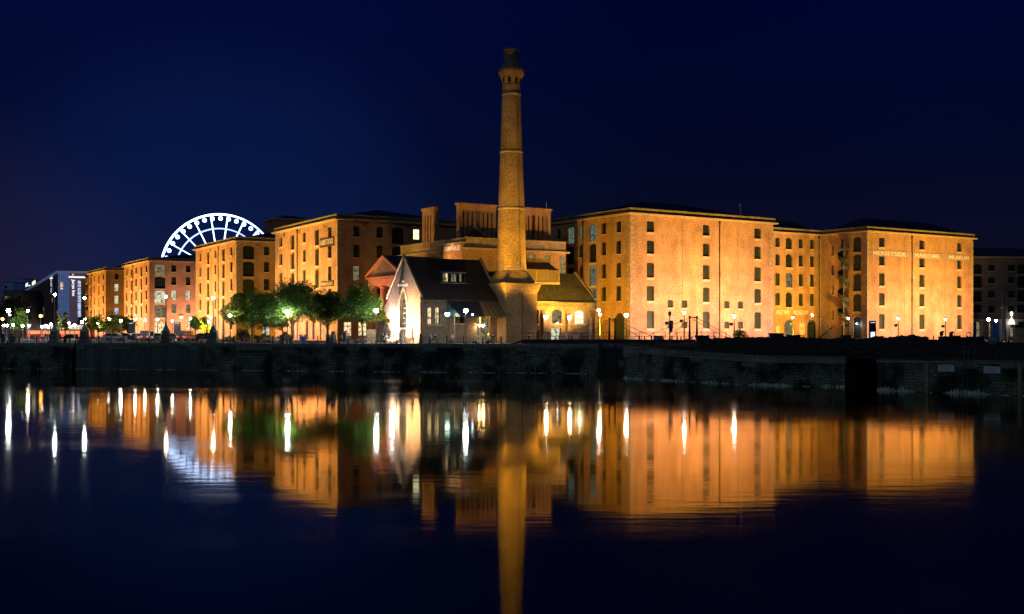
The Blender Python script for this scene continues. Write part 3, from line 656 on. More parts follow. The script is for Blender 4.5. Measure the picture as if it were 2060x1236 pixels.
adw = t.nodes.new('ShaderNodeMath'); adw.operation = 'ADD'; t.links.new(mrw.outputs[0], adw.inputs[0]); t.links.new(mr2.outputs[0], adw.inputs[1])
t.links.new(sxw.outputs['X'], mrw.inputs[0]); t.links.new(adw.outputs[0], gl.inputs['Roughness'])
t.links.new(fn.outputs[0], mxs.inputs[0]); t.links.new(df.outputs[0], mxs.inputs[1]); t.links.new(gl.outputs[0], mxs.inputs[2]); t.links.new(mxs.outputs[0], oo.inputs[0])
sheet('water', [(-900, -60, 0), (300, -60, 0), (300, 420, 0), (-900, 420, 0)], m_w)
# ================================================================== the pumphouse hall (gabled range on the quay)
fP = Frame(-13.3, 165.0, TH_R)
GL, GW, EV, RG = 31.6, 10.4, 6.7, 12.6
T1 = 13.4                                                 # left, taller part of the hall ends here
P = thing('pumphouse_hall', 'long brick pub hall with a steep floodlit gable and dark tiled roof on the quay', 'hall', (fP.c[0], fP.c[1], 4), fP.th)
w = MB()
win1 = [(*sorted((fP.fx(a), fP.fx(b))), 2.75, 5.3, .35, k, 2, 3) for a, b, k in ((860.4, 869.8, 'warm'), (875.8, 885, 'warm'))]
win2 = [(*sorted((fP.fx(a), fP.fx(b))), 2.9, 4.5, .12, 'dark', 2, 2) for a, b in ((912, 919), (925, 934))]
door1 = [(fP.fx(959), fP.fx(984), .05, 3.8, .1, 'dim', 4, 2)]
wall_face(w, 'front', 0, 16.5, 0, EV, win1+win2+door1, dep=.3)
rw = [(*sorted((fP.fx(1076.5), fP.fx(1084))), 2.9, 5.1, .1, 'dark', 2, 3), (*sorted((fP.fx(1110), fP.fx(1130.5))), 2.95, 5.2, .45, 'dim', 4, 3),
      (*sorted((fP.fx(1156.5), fP.fx(1176.5))), 2.95, 5.1, .4, 'yellow', 3, 3), (*sorted((fP.fx(1109), fP.fx(1129))), .05, 2.3, 0, 'pale', 2, 1), (*sorted((fP.fx(1076), fP.fx(1083.5))), .05, 1.9, 0, 'door', 1, 1)]
wall_face(w, 'front', 16.5, GL, 0, EV, rw, dep=.3)
# gable wall facing the dock's left: pointed window opening, door below it
gy0, gy1, gz0, gsp, gz1 = 4.1, 6.5, 2.3, 5.3, 8.0
GP = wallP('left', 0.0)
yl, yr = 0.0, GW
def gtop(y): return EV+.25+(RG-EV-.1)*(1-abs(y-GW/2)/(GW/2))
arcp = [(gy0, gsp)]
for k in range(1, 9):
    f_ = k/16
    arcp.append((gy0+(gy1-gy0)*f_, gsp+(gz1-gsp)*math.sin(math.pi/2*min(1, f_*2))**.85))
arcp[-1] = ((gy0+gy1)/2, gz1)
arcp += [(gy0+gy1-y, z) for y, z in reversed(arcp[:-1])]
dy0, dy1 = 4.3, 6.3
for a, b in ((yl, gy0), (gy1, yr)):
    n = 4
    for i in range(n):
        y0, y1 = a+(b-a)*i/n, a+(b-a)*(i+1)/n
        w.face([GP(y0, 0, 0), GP(y1, 0, 0), GP(y1, gtop(y1), 0), GP(y0, gtop(y0), 0)])
w.face([GP(gy0, 0, 0), GP(dy0, 0, 0), GP(dy0, gz0, 0), GP(gy0, gz0, 0)]); w.face([GP(dy1, 0, 0), GP(gy1, 0, 0), GP(gy1, gz0, 0), GP(dy1, gz0, 0)])
w.face([GP(dy0, 1.95, 0), GP(dy1, 1.95, 0), GP(dy1, gz0, 0), GP(dy0, gz0, 0)])
for p, q in zip(arcp[:-1], arcp[1:]):
    w.face([GP(p[0], p[1], 0), GP(q[0], q[1], 0), GP(q[0], gtop(q[0]), 0), GP(p[0], gtop(p[0]), 0)])
    w.face([GP(*p, 0), GP(*q, 0), GP(*q, .45), GP(*p, .45)])
for y in (gy0, gy1): w.face([GP(y, gz0, 0), GP(y, gsp, 0), GP(y, gsp, .45), GP(y, gz0, .45)])
w.face([GP(gy0, gz0, 0), GP(gy1, gz0, 0), GP(gy1, gz0, .45), GP(gy0, gz0, .45)])
for y in (dy0, dy1): w.face([GP(y, 0, 0), GP(y, 1.95, 0), GP(y, 1.95, .3), GP(y, 0, .3)])
# side aisle on the far left and the back walls
w.face([(0, GW, 0), (0, GW+3.4, 0), (0, GW+3.4, 3.8), (0, GW, EV-.2)]); w.face([(0, GW+3.4, 0), (T1, GW+3.4, 0), (T1, GW+3.4, 3.8), (0, GW+3.4, 3.8)])
w.face([(0, GW, 0), (GL, GW, 0), (GL, GW, EV), (0, GW, EV)])
RR = 11.0                                                 # right, lower ridge
w.face([(GL, 0, 0), (GL, GW, 0), (GL, GW, EV), (GL, GW/2, RR+.1), (GL, 0, EV)])
w.face([(T1, 0, EV), (T1, GW, EV), (T1, GW/2, RG)])
w.build('wall', M_HALL, P)
# roofs
def slab(mb, x0, x1, ya, za, yb, zb, th=.18):
    mb.loft([[(x, ya, za), (x, yb, zb), (x, yb, zb-th), (x, ya, za-th)] for x in (x0, x1)])
r = MB(); slab(r, .12, T1-.1, -.35, EV-.2, GW/2, RG+.2); slab(r, .12, T1-.1, GW+.35, EV-.2, GW/2-.002, RG+.2)
r.build('roof', brick('dark_tiles', (.07, .055, .045), (.045, .035, .03), (.025, .02, .02), bw=.3, bh=.2, ms=.02), P)
r = MB(); slab(r, .12, T1, GW-.1, EV-.25, GW+3.7, 3.75); r.build('aisle_roof', MT['dark_tiles'], P)
r = MB(); slab(r, T1+.05, GL-.1, -.35, EV-.2, GW/2, RR+.15); slab(r, T1+.05, GL-.1, GW+.35, EV-.2, GW/2-.002, RR+.15); r.build('roof', M_TILE, P, label='greenish tiled lower roof')
def rake(mb, x0, x1, zr, lift=.12, th=.3):
    for s_ in (0, 1):
        ya, yb = (-.45, GW/2) if s_ == 0 else (GW+.45, GW/2)
        mb.loft([[(x, ya, EV-.15+lift), (x, yb, zr+.15+lift), (x, yb, zr+.15+lift+th), (x, ya, EV-.15+lift+th)] for x in (x0, x1)])
for x0, x1, zr in ((-.12, .22, RG), (T1-.25, T1+.1, RG), (GL-.25, GL+.15, RR)):
    c = MB(); rake(c, x0, x1, zr); c.build('gable_coping', M_STONEW, P)
c = MB(); c.box(0.02, GL-.02, -.16, .0, EV-.75, EV-.42); 
c.build('eaves_band', M_HALL, P)
c = MB(); k = .4
while k < GL-.3: c.box(k, k+.14, -.14, -.005, EV-.98, EV-.76); k += .32
c.build('dentils', M_HALL, P)
# gutter and downpipes
c = MB(); c.tube([(.2, -.42, EV-.3), (GL, -.42, EV-.3)], .08, 6); c.tube([(.35, -.28, EV-.35), (.35, -.1, EV-.8), (.35, -.1, 0)], .07, 6); c.build('gutter', M_IRON, P)
# buttresses on the right part
for px in (1092, 1140.5, 1188):
    u = fP.fx(px); c = MB(); c.loft([[(u-.3, -.75, 0), (u+.3, -.75, 0), (u+.3, .0, 0), (u-.3, 0, 0)], [(u-.3, -.65, 3.9), (u+.3, -.65, 3.9), (u+.3, 0, 3.9), (u-.3, 0, 3.9)], [(u-.3, -.06, 5.1), (u+.3, -.06, 5.1), (u+.3, 0, 5.1), (u-.3, 0, 5.1)]]); c.build('buttress', M_HALL, P)
for o in win1+win2: window(P, 'front', 0, o, dep=.3)
for o in rw[:3]: window(P, 'front', 0, o, dep=.3)
for o in door1+rw[3:]: window(P, 'front', 0, o, 'door', dep=.3)
# pointed window, tracery, surround
gw = MB(); gw.face([GP(y, z, .4) for y, z in [(gy0, gz0)]+arcp+[(gy1, gz0)]]); gwo = gw.build('gable_window', L_DIM, P)
c = MB()
def bar(a, b, r_=.05, d=.34): c.tube([GP(a[0], a[1], d), GP(b[0], b[1], d)], r_, 4)
cy_ = (gy0+gy1)/2
bar((cy_, gz0), (cy_, gz1)); bar((gy0+.6, gz0), (gy0+.6, gsp+1.3)); bar((gy1-.6, gz0), (gy1-.6, gsp+1.3))
for z in (gz0+.7, gz0+1.4, gz0+2.2, gsp-.1): bar((gy0, z), (gy1, z))
for k in range(12):
    a0, a1 = k*math.pi/6, (k+1)*math.pi/6; bar((cy_+.55*math.cos(a0), gsp+1.1+.55*math.sin(a0)), (cy_+.55*math.cos(a1), gsp+1.1+.55*math.sin(a1)))
c.build('tracery', M_FRAME, gwo)
c = MB()
for p, q in zip(arcp[:-1], arcp[1:]): 
    ex = lambda v: (cy_+(v[0]-cy_)*1.28, v[1]+.32*(1 if v[1] > gsp+.1 else 0))
    P0, P1, P2, P3 = GP(*p, -.07), GP(*q, -.07), GP(*ex(q), -.07), GP(*ex(p), -.07)
    c.face([P0, P1, P2, P3]); c.face([P3, P2, GP(*ex(q), .0), GP(*ex(p), .0)]); c.face([P0, P1, GP(*q, .1), GP(*p, .1)])
for y0, y1 in ((gy0-.33, gy0), (gy1, gy1+.33)): c.box(-.07, .05, y0, y1, gz0, gsp)
c.build('window_surround', M_STONE, P)
c = MB(); c.box(.22, .3, dy0, dy1, 0, 1.95); d_ = c.build('door', M_PLANK, P)
c = MB()
for y in (dy0+.05, cy_, dy1-.05): c.box(.14, .22, y-.05, y+.05, 0, 1.95)
c.build('door_frame', M_FRAMEW, d_)
c = MB(); c.box(-.3, -.01, 3.0, 3.9, .9, 1.7); c.build('notice_board', mat('white_board', (.7, .68, .6), .7, .1), P)
m_pl = mat('pale_letters', (.8, .76, .66), .6, 0, emit=(1, .85, .7), es=.25)
text('THE', 'lettering', P, (-.05, cy_, 9.15), (R(90), 0, R(-90)), .28, m_pl, .9)
text('PUMPHOUSE', 'lettering', P, (-.05, cy_, 8.6), (R(90), 0, R(-90)), .42, m_pl, 3.2)
# roof dormer on the left slope
u0, u1 = fP.fx(890, 1.9), fP.fx(934, 1.9)
def rz_(y): return EV-.2+(RG-EV+.4)*(y+.35)/(GW/2+.35)
dy_ = 1.9; z0_ = rz_(dy_); 
c = MB(); c.box(u0-.15, u1+.15, dy_-.02, dy_+.08, z0_-.1, z0_+1.45); c.face([(u0-.15, dy_, z0_+1.45), (u1+.15, dy_, z0_+1.45), (u1+.15, dy_+1.3, z0_+1.9), (u0-.15, dy_+1.3, z0_+1.9)])
for x in (u0-.15, u1+.15): c.face([(x, dy_, z0_), (x, dy_, z0_+1.45), (x, dy_+1.3, z0_+1.9), (x, dy_+.9, z0_+1.0)])
do = c.build('dormer', M_SLATE, P)
c = MB(); c.box(u0-.45, u1+.25, dy_-.25, dy_+.1, z0_+1.46, z0_+1.56); c.box(u0-.5, u1+.45, dy_-.3, dy_, z0_-.16, z0_-.06); c.build('trim', M_FRAMEW, do)
n = 8; g_ = (u1-u0)/n
for i in range(n):
    ge = .12 if i >= 4 else 0
    c = MB(); x0 = u0+g_*i+.07; c.face([(x0, dy_-.03, z0_+.12), (x0+g_-.14, dy_-.03, z0_+.12), (x0+g_-.14, dy_-.03, z0_+1.3), (x0, dy_-.03, z0_+1.3)])
    c.build('dormer_pane', (L_DIM, L_WARM, M_GLASS, L_DIM, L_DIM, M_GLASS, L_DIM, M_GLASS)[i] if i > 0 else L_DIM, do)
# louvred roof lantern on the right slope
lx0, lx1, ly0 = fP.fx(1056, 2.9), fP.fx(1124.6, 2.9), 2.9
zb0, zb1 = 9.55, 11.5
c = MB(); c.box(lx0, lx1, ly0+.1, GW-ly0, 8.6, zb1); lan = c.build('roof_lantern', M_PLANK, P)
c = MB(); z = zb0+.1
while z < zb1-.05: c.face([(lx0, ly0-.02, z), (lx1, ly0-.02, z), (lx1, ly0+.13, z+.2), (lx0, ly0+.13, z+.2)]); z += .19
c.build('louvres', M_LEAD, lan)
c = MB()
for i in range(4): x = lx0+(lx1-lx0)*i/3; c.box(x-.06, x+.06, ly0-.06, ly0+.1, zb0, zb1)
c.box(lx0-.05, lx1+.15, ly0-.12, ly0+.1, zb0-.3, zb0); c.build('lantern_frame', M_STONE, lan)
c = MB(); prof = [(0, 0), (.55, .25), (1.0, .65), (1.4, 1.15), (1.75, 1.85)]
rings = []
for inn, up in prof: rings.append([(lx0-.25+inn*.9, ly0-.25+inn, zb1+up), (lx1+.25-inn*.9, ly0-.25+inn, zb1+up), (lx1+.25-inn*.9, GW-ly0+.25-inn, zb1+up), (lx0-.25+inn*.9, GW-ly0+.25-inn, zb1+up)])
c.loft(rings); c.build('lantern_roof', M_LEAD, lan)
c = MB(); L_ = lx1-lx0+.5; n = 14
for i in range(1, n):
    f_ = i/n; c.tube([(lx0-.25+inn*.9+(L_-inn*1.8)*f_, ly0-.27+inn, zb1+up+.03) for inn, up in prof], .035, 4)
c.build('roof_seams', M_LEAD, lan)

# entrance canopy of folded metal on posts
cx0, cx1 = fP.fx(897), fP.fx(1003)
K = thing('entrance_canopy', 'folded dark metal canopy on slim posts over the pub entrance', 'canopy', (*fP.w(cx0, -.02), 4), fP.th)
LW = cx1-cx0; c = MB(); pr = 3.4; zt_, zl = 6.3, 3.9
m_can = mat('blue_lead', (.035, .045, .07), .45, .2, 1, metal=.3)
a1 = .22*LW; a2 = .62*LW
c.face([(0, 0, zt_), (a1*.1, -.0, zt_), (a1, -pr, zl), (0.6, -pr*.95, zl)])
c.loft([[(.2, 0, zt_), (a2, 0, zt_), (a2-1.0, -pr, zl), (a1*.55, -pr, zl)], [(.2, .0, zt_-.1), (a2, 0, zt_-.1), (a2-1.0, -pr, zl-.1), (a1*.55, -pr, zl-.1)]])
c.build('roof', m_can, K)
c = MB(); c.face([(a2, 0, zt_), (LW, 0, zt_), (LW+.9, -pr+.6, zl), (a2-1.0, -pr, zl)]); c.face([(a2, 0.02, zt_-.1), (LW, 0.02, zt_-.1), (LW+.9, -pr+.6, zl-.1), (a2-1.0, -pr, zl-.1)])
c.face([(a2-1.0, -pr, zl), (LW+.9, -pr+.6, zl), (LW+.9, -pr+.6, zl-.1), (a2-1, -pr, zl-.1)])
c.build('side_roof', M_LEAD, K)
c = MB()
for i in range(1, 6):
    f_ = i/6; p = Vector((.2+(a2-.2)*f_, 0, zt_+.03)); q = Vector((a1*.55+(a2-1.0-a1*.55)*f_, -pr, zl+.03)); c.tube([p, q], .035, 4)
for i in range(1, 5):
    f_ = i/5; p = Vector((a2+(LW-a2)*f_, 0, zt_+.03)); q = Vector((a2-1+(LW+.9-a2+1)*f_, -pr+.6*f_, zl+.03)); c.tube([p, q], .04, 4)
c.build('seams', M_IRON, K)
c = MB(); c.face([(.05, 0, zl), (.05, 0, zt_-.1), (a1*.55, -pr, zl)]); c.build('glazed_end', mat('teal_glass', (.07, .12, .115), .3, .1), K)
for px in (914.5, 966, 985):
    u = fP.fx(px, -3.1)-cx0; c = MB(); c.tube([(u, -3.1, .02), (u, -3.1, zl-.05)], .09, 8); c.build('post', M_STONE, K)

# lamps of the hall's own
def lampball(par, p, r, m, name='lamp_glass'):
    b = MB(); b.ball(p, r, 8, 6); return b.build(name, m, par, smooth=True)
E_COOL = emis('lamp_cool', (.80, .95, 1), 190); E_WHITE = emis('lamp_white', (1, .90, .78), 170); E_ORG = emis('lamp_orange', (1, .36, .05), 22)
E_PINK = emis('lamp_pink', (1, .80, .68), 120); E_WARM = emis('lamp_warm', (1, .66, .3), 90); E_SOFT = emis('lamp_soft', (.95, .96, 1), 25)
def wall_lamp(fr, px, py, side, m, r, label, off=0.0, out=.35):
    u = fr.fx(px, off-out) if side == 'front' else fr.ly(px, off-out)
    x, y = (u, off-out) if side == 'front' else (off-out, u)
    z = fr.z(py, x, y); t_ = thing('wall_lamp', label, 'wall lamp', (*fr.w(x, y), 4+z), fr.th+(0 if side == 'front' else R(-90)), 'lamps fixed to walls')
    b = MB(); b.tube([(0, out-.02, .25), (0, out*.4, .3), (0, 0, r*.6)], .03, 5); b.box(-.08, .08, out-.05, out-.01, .1, .4); b.build('bracket', M_IRON, t_)
    b = MB(); b.lathe([(r*1.1, r*.55), (r*.6, r*.95), (.03, r*1.25)], k=8); b.build('cap', M_IRON, t_)
    lampball(t_, (0, 0, 0), r, m); return t_
gl_ = wall_lamp(fP, 788.5, 634, 'left', emis('lamp_glare', (.88, .88, 1), 750), .24, 'glaring white lamp on the left side of the gable wall', out=.9)
wall_lamp(fP, 1099, 637, 'front', E_WHITE, .22, 'white wall lamp beside the first buttress right of the chimney', out=.8)
wall_lamp(fP, 1146, 638, 'front', E_WHITE, .22, 'white wall lamp between the two arched windows', out=.8)
wall_lamp(fP, 1121.5, 650, 'front', E_SOFT, .11, 'small white lamp over the pale door of the hall', out=.2)
wall_lamp(fP, 1166, 636, 'front', emis('lamp_hot', (1, .8, .5), 40), .2, 'hot white lamp hanging in front of the lit arched window', out=.3)
wall_lamp(fP, 965, 655, 'front', E_WARM, .22, 'left one of two warm lanterns by the pub entrance', out=.5)
wall_lamp(fP, 972, 655, 'front', E_WARM, .22, 'right one of two warm lanterns by the pub entrance', out=.5)
wall_lamp(fP, 900, 632, 'front', emis('lamp_teal', (.65, 1, .92), 7), .38, 'greenish white lamp under the left end of the canopy', out=1.5)
wall_lamp(fP, 950.5, 633, 'front', emis('lamp_blue', (.6, .85, 1), 18), .14, 'small bluish lamp under the middle of the canopy', out=3.5)
# two uplighters on the gable: white left of the window, yellow right of it
q = fP.w(-1.6, 8.3); a_ = fP.w(0, 7.6); flood(q[0], q[1], 4.02, (a_[0], a_[1], 9.0), 17000, color=(1, .80, .76), angle=105, what='the left half of the pub gable')
q = fP.w(-5.0, 1.6); a_ = fP.w(0, 2.0); flood(q[0], q[1], 4.02, (a_[0], a_[1], 6.6), 36000, color=(1, .66, .34), angle=76, what='the right half of the pub gable')
# orange light on the right half of the hall and its roof
q = fP.w(25, -10); a_ = fP.w(25, 1); flood(q[0], q[1], 4.02, (a_[0], a_[1], 15.0), 30000, angle=85, what='the right half of the pub hall')

# ================================================================== chimney
bx, by = fP.w(fP.fx(1018, -2.5), -2.5); CH = thing('chimney', 'tall round brick chimney with a corbelled octagonal head, on a square base by the hall', 'chimney', (bx, by, 4), TH_R)
S = 5.6; cxm = S/2-.05; cym = S/2; YC = by+cxm*math.sin(TH_R)+cym*math.cos(TH_R)
def cz(py): return ZH(py, YC)-4
def sq(h, z, cx=S/2, cy=S/2): return [(cx-h, cy-h, z), (cx+h, cy-h, z), (cx+h, cy+h, z), (cx-h, cy+h, z)]
zc = cz(574)
b = MB(); b.loft([sq(S/2, 0), sq(S/2, cz(592)), sq(S/2+.14, cz(586)), sq(S/2+.34, cz(579)), sq(S/2+.42, zc)]); b.build('base', M_CHIM, CH)
b = MB(); b.loft([sq(S/2+.48, zc), sq(S/2+.48, zc+.2), sq(S/2+.36, zc+.24)]); b.build('base_ledge', M_CHIM, CH)
def circ(r, z, k=32, cx=cxm, cy=cym, sqz=0.0):
    out = []
    for i in range(k):
        a = 2*math.pi*(i+.5)/k; c_, s_ = math.cos(a), math.sin(a); rs = r/max(abs(c_), abs(s_)); rr = r*(1-sqz)+rs*sqz
        out.append((cx+rr*c_, cy+rr*s_, z))
    return out
ZB = cz(546)
b = MB(); b.loft([circ(S/2+.1, zc+.22, sqz=1), circ(S/2-.2, zc+1.1, sqz=.75), circ(2.42, ZB-.2, sqz=.12), circ(2.36, ZB)]); b.build('broach', M_CHIM, CH)
mpp = YC/F
prof = [(2.30, ZB+.0), (2.18, cz(500)), (2.02, cz(421)), (1.70, cz(306.5)), (1.40, cz(190)), (1.38, cz(172))]
b = MB(); b.loft([circ(r_, z_) for r_, z_ in prof]); b.build('shaft', M_CHIM, CH, smooth=False)
for py, r_ in ((543, 2.36), (538, 2.34), (421, 2.14), (307, 1.83), (191, 1.56)):
    z_ = cz(py); b = MB(); b.loft([circ(r_-.12, z_-.2), circ(r_-.05, z_-.1), circ(r_-.05, z_+.1), circ(r_-.14, z_+.25)]); b.build('ring', M_STONEW, CH)
b = MB(); 
for k_ in range(1): a = R(-35)
b.tube([(cxm+2.36*math.cos(R(-88)), cym+2.36*math.sin(R(-88)), ZB+.3), (cxm+2.07*math.cos(R(-88)), cym+2.07*math.sin(R(-88)), cz(421)+.3), (cxm+1.46*math.cos(R(-88)), cym+1.46*math.sin(R(-88)), cz(192))], .03, 4); b.tube([(cxm+.2, -.04, .1), (cxm+.2, -.04, zc-1.0)], .04, 4)
b.build('lightning_rod', M_IRON, CH)
# head: octagonal arcade, flared corbels, cone and pot
def oct_(r, z): return [(cxm+r*math.cos(math.pi/8+i*math.pi/4), cym+r*math.sin(math.pi/8+i*math.pi/4), z) for i in range(8)]
b = MB(); z0_, z1_, z2_, z3_, z4_ = cz(173), cz(158), cz(146), cz(135), cz(124)
b.loft([oct_(1.36, z0_), oct_(1.50, z1_), oct_(1.86, z2_), oct_(1.88, z2_+.22)]); b.build('head', M_CHIM, CH)
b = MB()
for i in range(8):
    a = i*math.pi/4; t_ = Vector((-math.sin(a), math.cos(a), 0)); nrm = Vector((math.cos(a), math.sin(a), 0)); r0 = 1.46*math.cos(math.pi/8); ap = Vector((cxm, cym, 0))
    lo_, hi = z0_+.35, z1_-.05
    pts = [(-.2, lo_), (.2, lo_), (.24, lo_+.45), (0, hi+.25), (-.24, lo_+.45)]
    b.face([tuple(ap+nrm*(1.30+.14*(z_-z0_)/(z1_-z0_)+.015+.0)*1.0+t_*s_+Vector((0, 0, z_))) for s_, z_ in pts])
b.build('arcade_openings', mat('soot', (.008, .007, .006), .95, 0), CH)  # flat faces painted near black for the shade inside the openings
b = MB()
for i in range(8):
    a0 = math.pi/8+i*math.pi/4
    for fr_ in (0.0, .3, .7):
        pa = Vector((math.cos(a0), math.sin(a0), 0)); pb = Vector((math.cos(a0+math.pi/4), math.sin(a0+math.pi/4), 0)); d_ = pa*(1-fr_)+pb*fr_
        b.tube([Vector((cxm, cym, z1_-.1))+d_*1.52, Vector((cxm, cym, z2_-.02))+d_*1.93], .12, 4)
b.build('corbels', M_CHIM, CH)
b = MB(); b.loft([oct_(1.95, z2_+.2), oct_(1.95, z2_+.34), oct_(1.78, z2_+.42), oct_(1.5, z3_), oct_(1.2, z4_)]); b.build('cap_roof', M_BRICKD, CH)
b = MB(); b.loft([circ(1.16, z4_), circ(1.16, z4_+.3), circ(1.08, z4_+.31), circ(1.10, cz(106)), circ(1.2, cz(105)), circ(1.2, cz(101)), circ(1.02, cz(98.5))]); b.build('pot', M_BRICKD, CH)
# floodlights for the shaft: on the hall roof at either side, one in front at the quay
cw = (CH.location.x+cxm*math.cos(TH_R)-cym*math.sin(TH_R), YC)
def chf(x, y, z, zt__, pw, ang, what): flood(x, y, z, (cw[0], cw[1], zt__), pw, angle=ang, blend=1.0, what=what)
p_ = fP.w(6.5, -4.6); chf(p_[0], p_[1], 4.02, 21, 13000, 38, 'the left side of the chimney')
p_ = fP.w(27, -3.6); chf(p_[0], p_[1], 4.02, 17, 26000, 46, 'the right side of the chimney')
chf(-3.4, 158.9, 4.02, 26, 30000, 56, 'the chimney shaft, from the quay edge')
q = fP.w(18, 14.0); flood(q[0], q[1], 4.02, (1.5, 205, 18), 12000, angle=125, what='the office building behind the pub')

# ================================================================== dock office with the portico and arcaded stacks
fT = Frame(-8.05, 200.0, TH_R); LA, LB, HB = 21.5, 25.0, 18.4
O = thing('dock_office', 'brick and stone office with a heavy parapet and a pedimented portico at its left', 'office building', (-8.05, 200, 4), TH_R)
w = MB(); ops = []
for a, b, z0, z1 in ((1065, 1078, 9.6, 15.4), (1096, 1107.5, 9.6, 15.0), (1126, 1138, 12.0, 15.6)):
    ops.append((*sorted((fT.fx(a), fT.fx(b))), z0 if z0 > 10 else 12.0, 15.8, 0, 'dim', 3, 4))
wall_face(w, 'front', 0, LA, 0, HB-2.2, ops); wall_face(w, 'left', 0, LB, 0, HB-2.2); wall_face(w, 'right', 0, LB, 0, HB-2.2, off=LA); wall_face(w, 'back', 0, LA, 0, HB-2.2, off=LB)
w.build('wall', M_BRICK, O)
for o_ in ops: window(O, 'front', 0, o_, frame=M_FRAMEW)
c = MB(); ringbox(c, 0, LA, 0, LB, HB-2.2, HB-1.85, .55); c.build('cornice', M_STONE, O)
c = MB(); ringbox(c, 0, LA, 0, LB, HB-1.85, HB-.15, .0); ringbox(c, 0, LA, 0, LB, HB-.15, HB, .12); c.build('parapet', M_STONEW, O)
c = MB(); hip_roof(c, .5, LA-.5, .5, LB-.5, HB-.9, 3.4); c.build('roof', M_SLATE, O)
c = MB(); c.lathe([(3.4, HB-.8), (.05, HB+2.1)], 3.6, 3.0, 4, R(45)); c.build('roof_peak', M_SLATE, O)
c = MB()
for i in range(4):
    a = R(45+90*i); c.tube([(3.6+3.42*math.cos(a), 3+3.42*math.sin(a), HB-.8), (3.6, 3, HB+2.14)], .07, 5)
c.lathe([(.12, HB+2.0), (.1, HB+2.5)], 3.6, 3, 6)
c.build('roof_ridge', M_LEAD, O)
# sign bay on the left flank
c = MB(); c.loft([[(-.55, 0.0, 8), (0, 0, 8), (0, 6.7, 8), (-.55, 6.7, 8)], [(-.55, 0, 13.6), (0, 0, 13.6), (0, 6.7, 13.6), (-.55, 6.7, 13.6)], [(-.85, -.0, 15.0), (0, 0, 15), (0, 6.9, 15), (-.85, 6.9, 15)], [(-.85, 0, 17.3), (0, 0, 17.3), (0, 6.9, 17.3), (-.85, 6.9, 17.3)]])
bay = c.build('sign_bay', M_BRICK, O)
c = MB(); c.box(-.98, .0, -.1, 7.05, 17.3, 17.55); c.build('coping', M_STONE, bay)
text('THE', 'lettering', bay, (-.87, 3.6, fT.z(492.5, 0, 3.4)), (R(90), 0, R(-90)), .55, m_pl, 1.1)
text('PUMPHOUSE', 'lettering', bay, (-.87, 3.4, fT.z(500.5, 0, 3.4)), (R(90), 0, R(-90)), .85, m_pl, 5.4)
q = fT.w(-7.5, 6.8); flood(q[0], q[1], 4+14.0, (*fT.w(0, 3.2), 4+14.2), 2600, color=(1, .50, .20), angle=62, what='the painted name bay of the office')
# stacks with slits
def stack(x, y, long_, label, along='x'):
    W_, D_ = (long_, 1.1); zb_, zt2 = HB-1.2, 24.75
    mw = MB(); sl_ = [.33, .42, .51]
    ops = []; cw_ = W_/2
    step = (W_/2-.9)/3.6
    if W_ > 6:
        for sg in (-1, 1):
            for k in range(3): u = cw_+sg*(1.15+k*.92); ops.append((u-.14, u+.14, zb_+1.1, zt2-1.5, .1))
        ops.append((cw_-.36, cw_+.36, zb_+1.1, zt2-1.3, .36))
    else:
        for sg in (-1, 0, 1): u = cw_+sg*1.05; ops.append((u-(.3 if sg == 0 else .17), u+(.3 if sg == 0 else .17), zb_+1.1, zt2-1.4, .1))
    wall_face(mw, 'front', 0, W_, zb_, zt2-.6, ops, dep=D_/2); wall_face(mw, 'back', 0, W_, zb_, zt2-.6, ops, off=D_, dep=D_/2)
    wall_face(mw, 'left', 0, D_, zb_, zt2-.6); wall_face(mw, 'right', 0, D_, zb_, zt2-.6, off=W_); mw.box(0, W_, 0, D_, zt2-.6, zt2-.45); mw.box(-.12, W_+.12, -.12, D_+.12, zt2-.45, zt2-.2); mw.box(-.25, W_+.25, -.25, D_+.25, zt2-.2, zt2)
    ob = mw.build('chimney_stack', M_BRICK, O); ob.location = (x, y, 0); ob.rotation_euler = (0, 0, 0 if along == 'x' else R(-90))
    return ob
stack(.6, 3.4, 7.7, ''); stack(12.7, 3.4, 7.75, ''); stack(.0, 16.2, 4.4, '', 'y')
c = MB(); c.tube([(19.3, 3.2, HB), (19.3, 3.2, fT.z(406, 19, 3))], .05, 5, r2=.03); c.build('aerial', M_FRAMEW, O)
# portico
px_, pyc, pw = -9.8, 12.5, 6.5
c = MB(); zc0, zc1, za = 11.35, 12.0, 15.4
c.box(px_, 0, pyc-pw, pyc+pw, zc0-1.3, zc0-.1); c.build('entablature', M_PORT, O)
c = MB(); c.box(px_-.35, 0, pyc-pw-.45, pyc+pw+.45, zc0, zc1-.3); c.build('portico_cornice', M_PORT, O)
c = MB(); y = pyc-pw+.1
while y < pyc+pw-.3: c.box(px_-.22, px_+.05, y, y+.32, zc0-.1, zc0); y += .75
c.build('dentils', M_PORT, O)
c = MB()
for sg in (-1, 1):
    ya = pyc+sg*(pw+.5)
    c.loft([[(x, ya, zc1-.35), (x, pyc, za-.35), (x, pyc, za+.1), (x, ya, zc1+.1)] for x in (px_-.4, px_+.25)])
c.build('raking_cornice', M_PORT, O)
c = MB(); c.face([(px_+.12, pyc-pw, zc1-.3), (px_+.12, pyc+pw, zc1-.3), (px_+.12, pyc, za-.3)]); c.build('tympanum', M_BRICKD, O)
c = MB()
for sg in (-1, 1): c.face([(px_+.25, pyc+sg*(pw+.5), zc1+.1), (px_+.25, pyc, za+.1), (9, pyc, za+.1), (9, pyc+sg*(pw+.5), zc1+.1)])
c.build('portico_roof', M_SLATE, O)
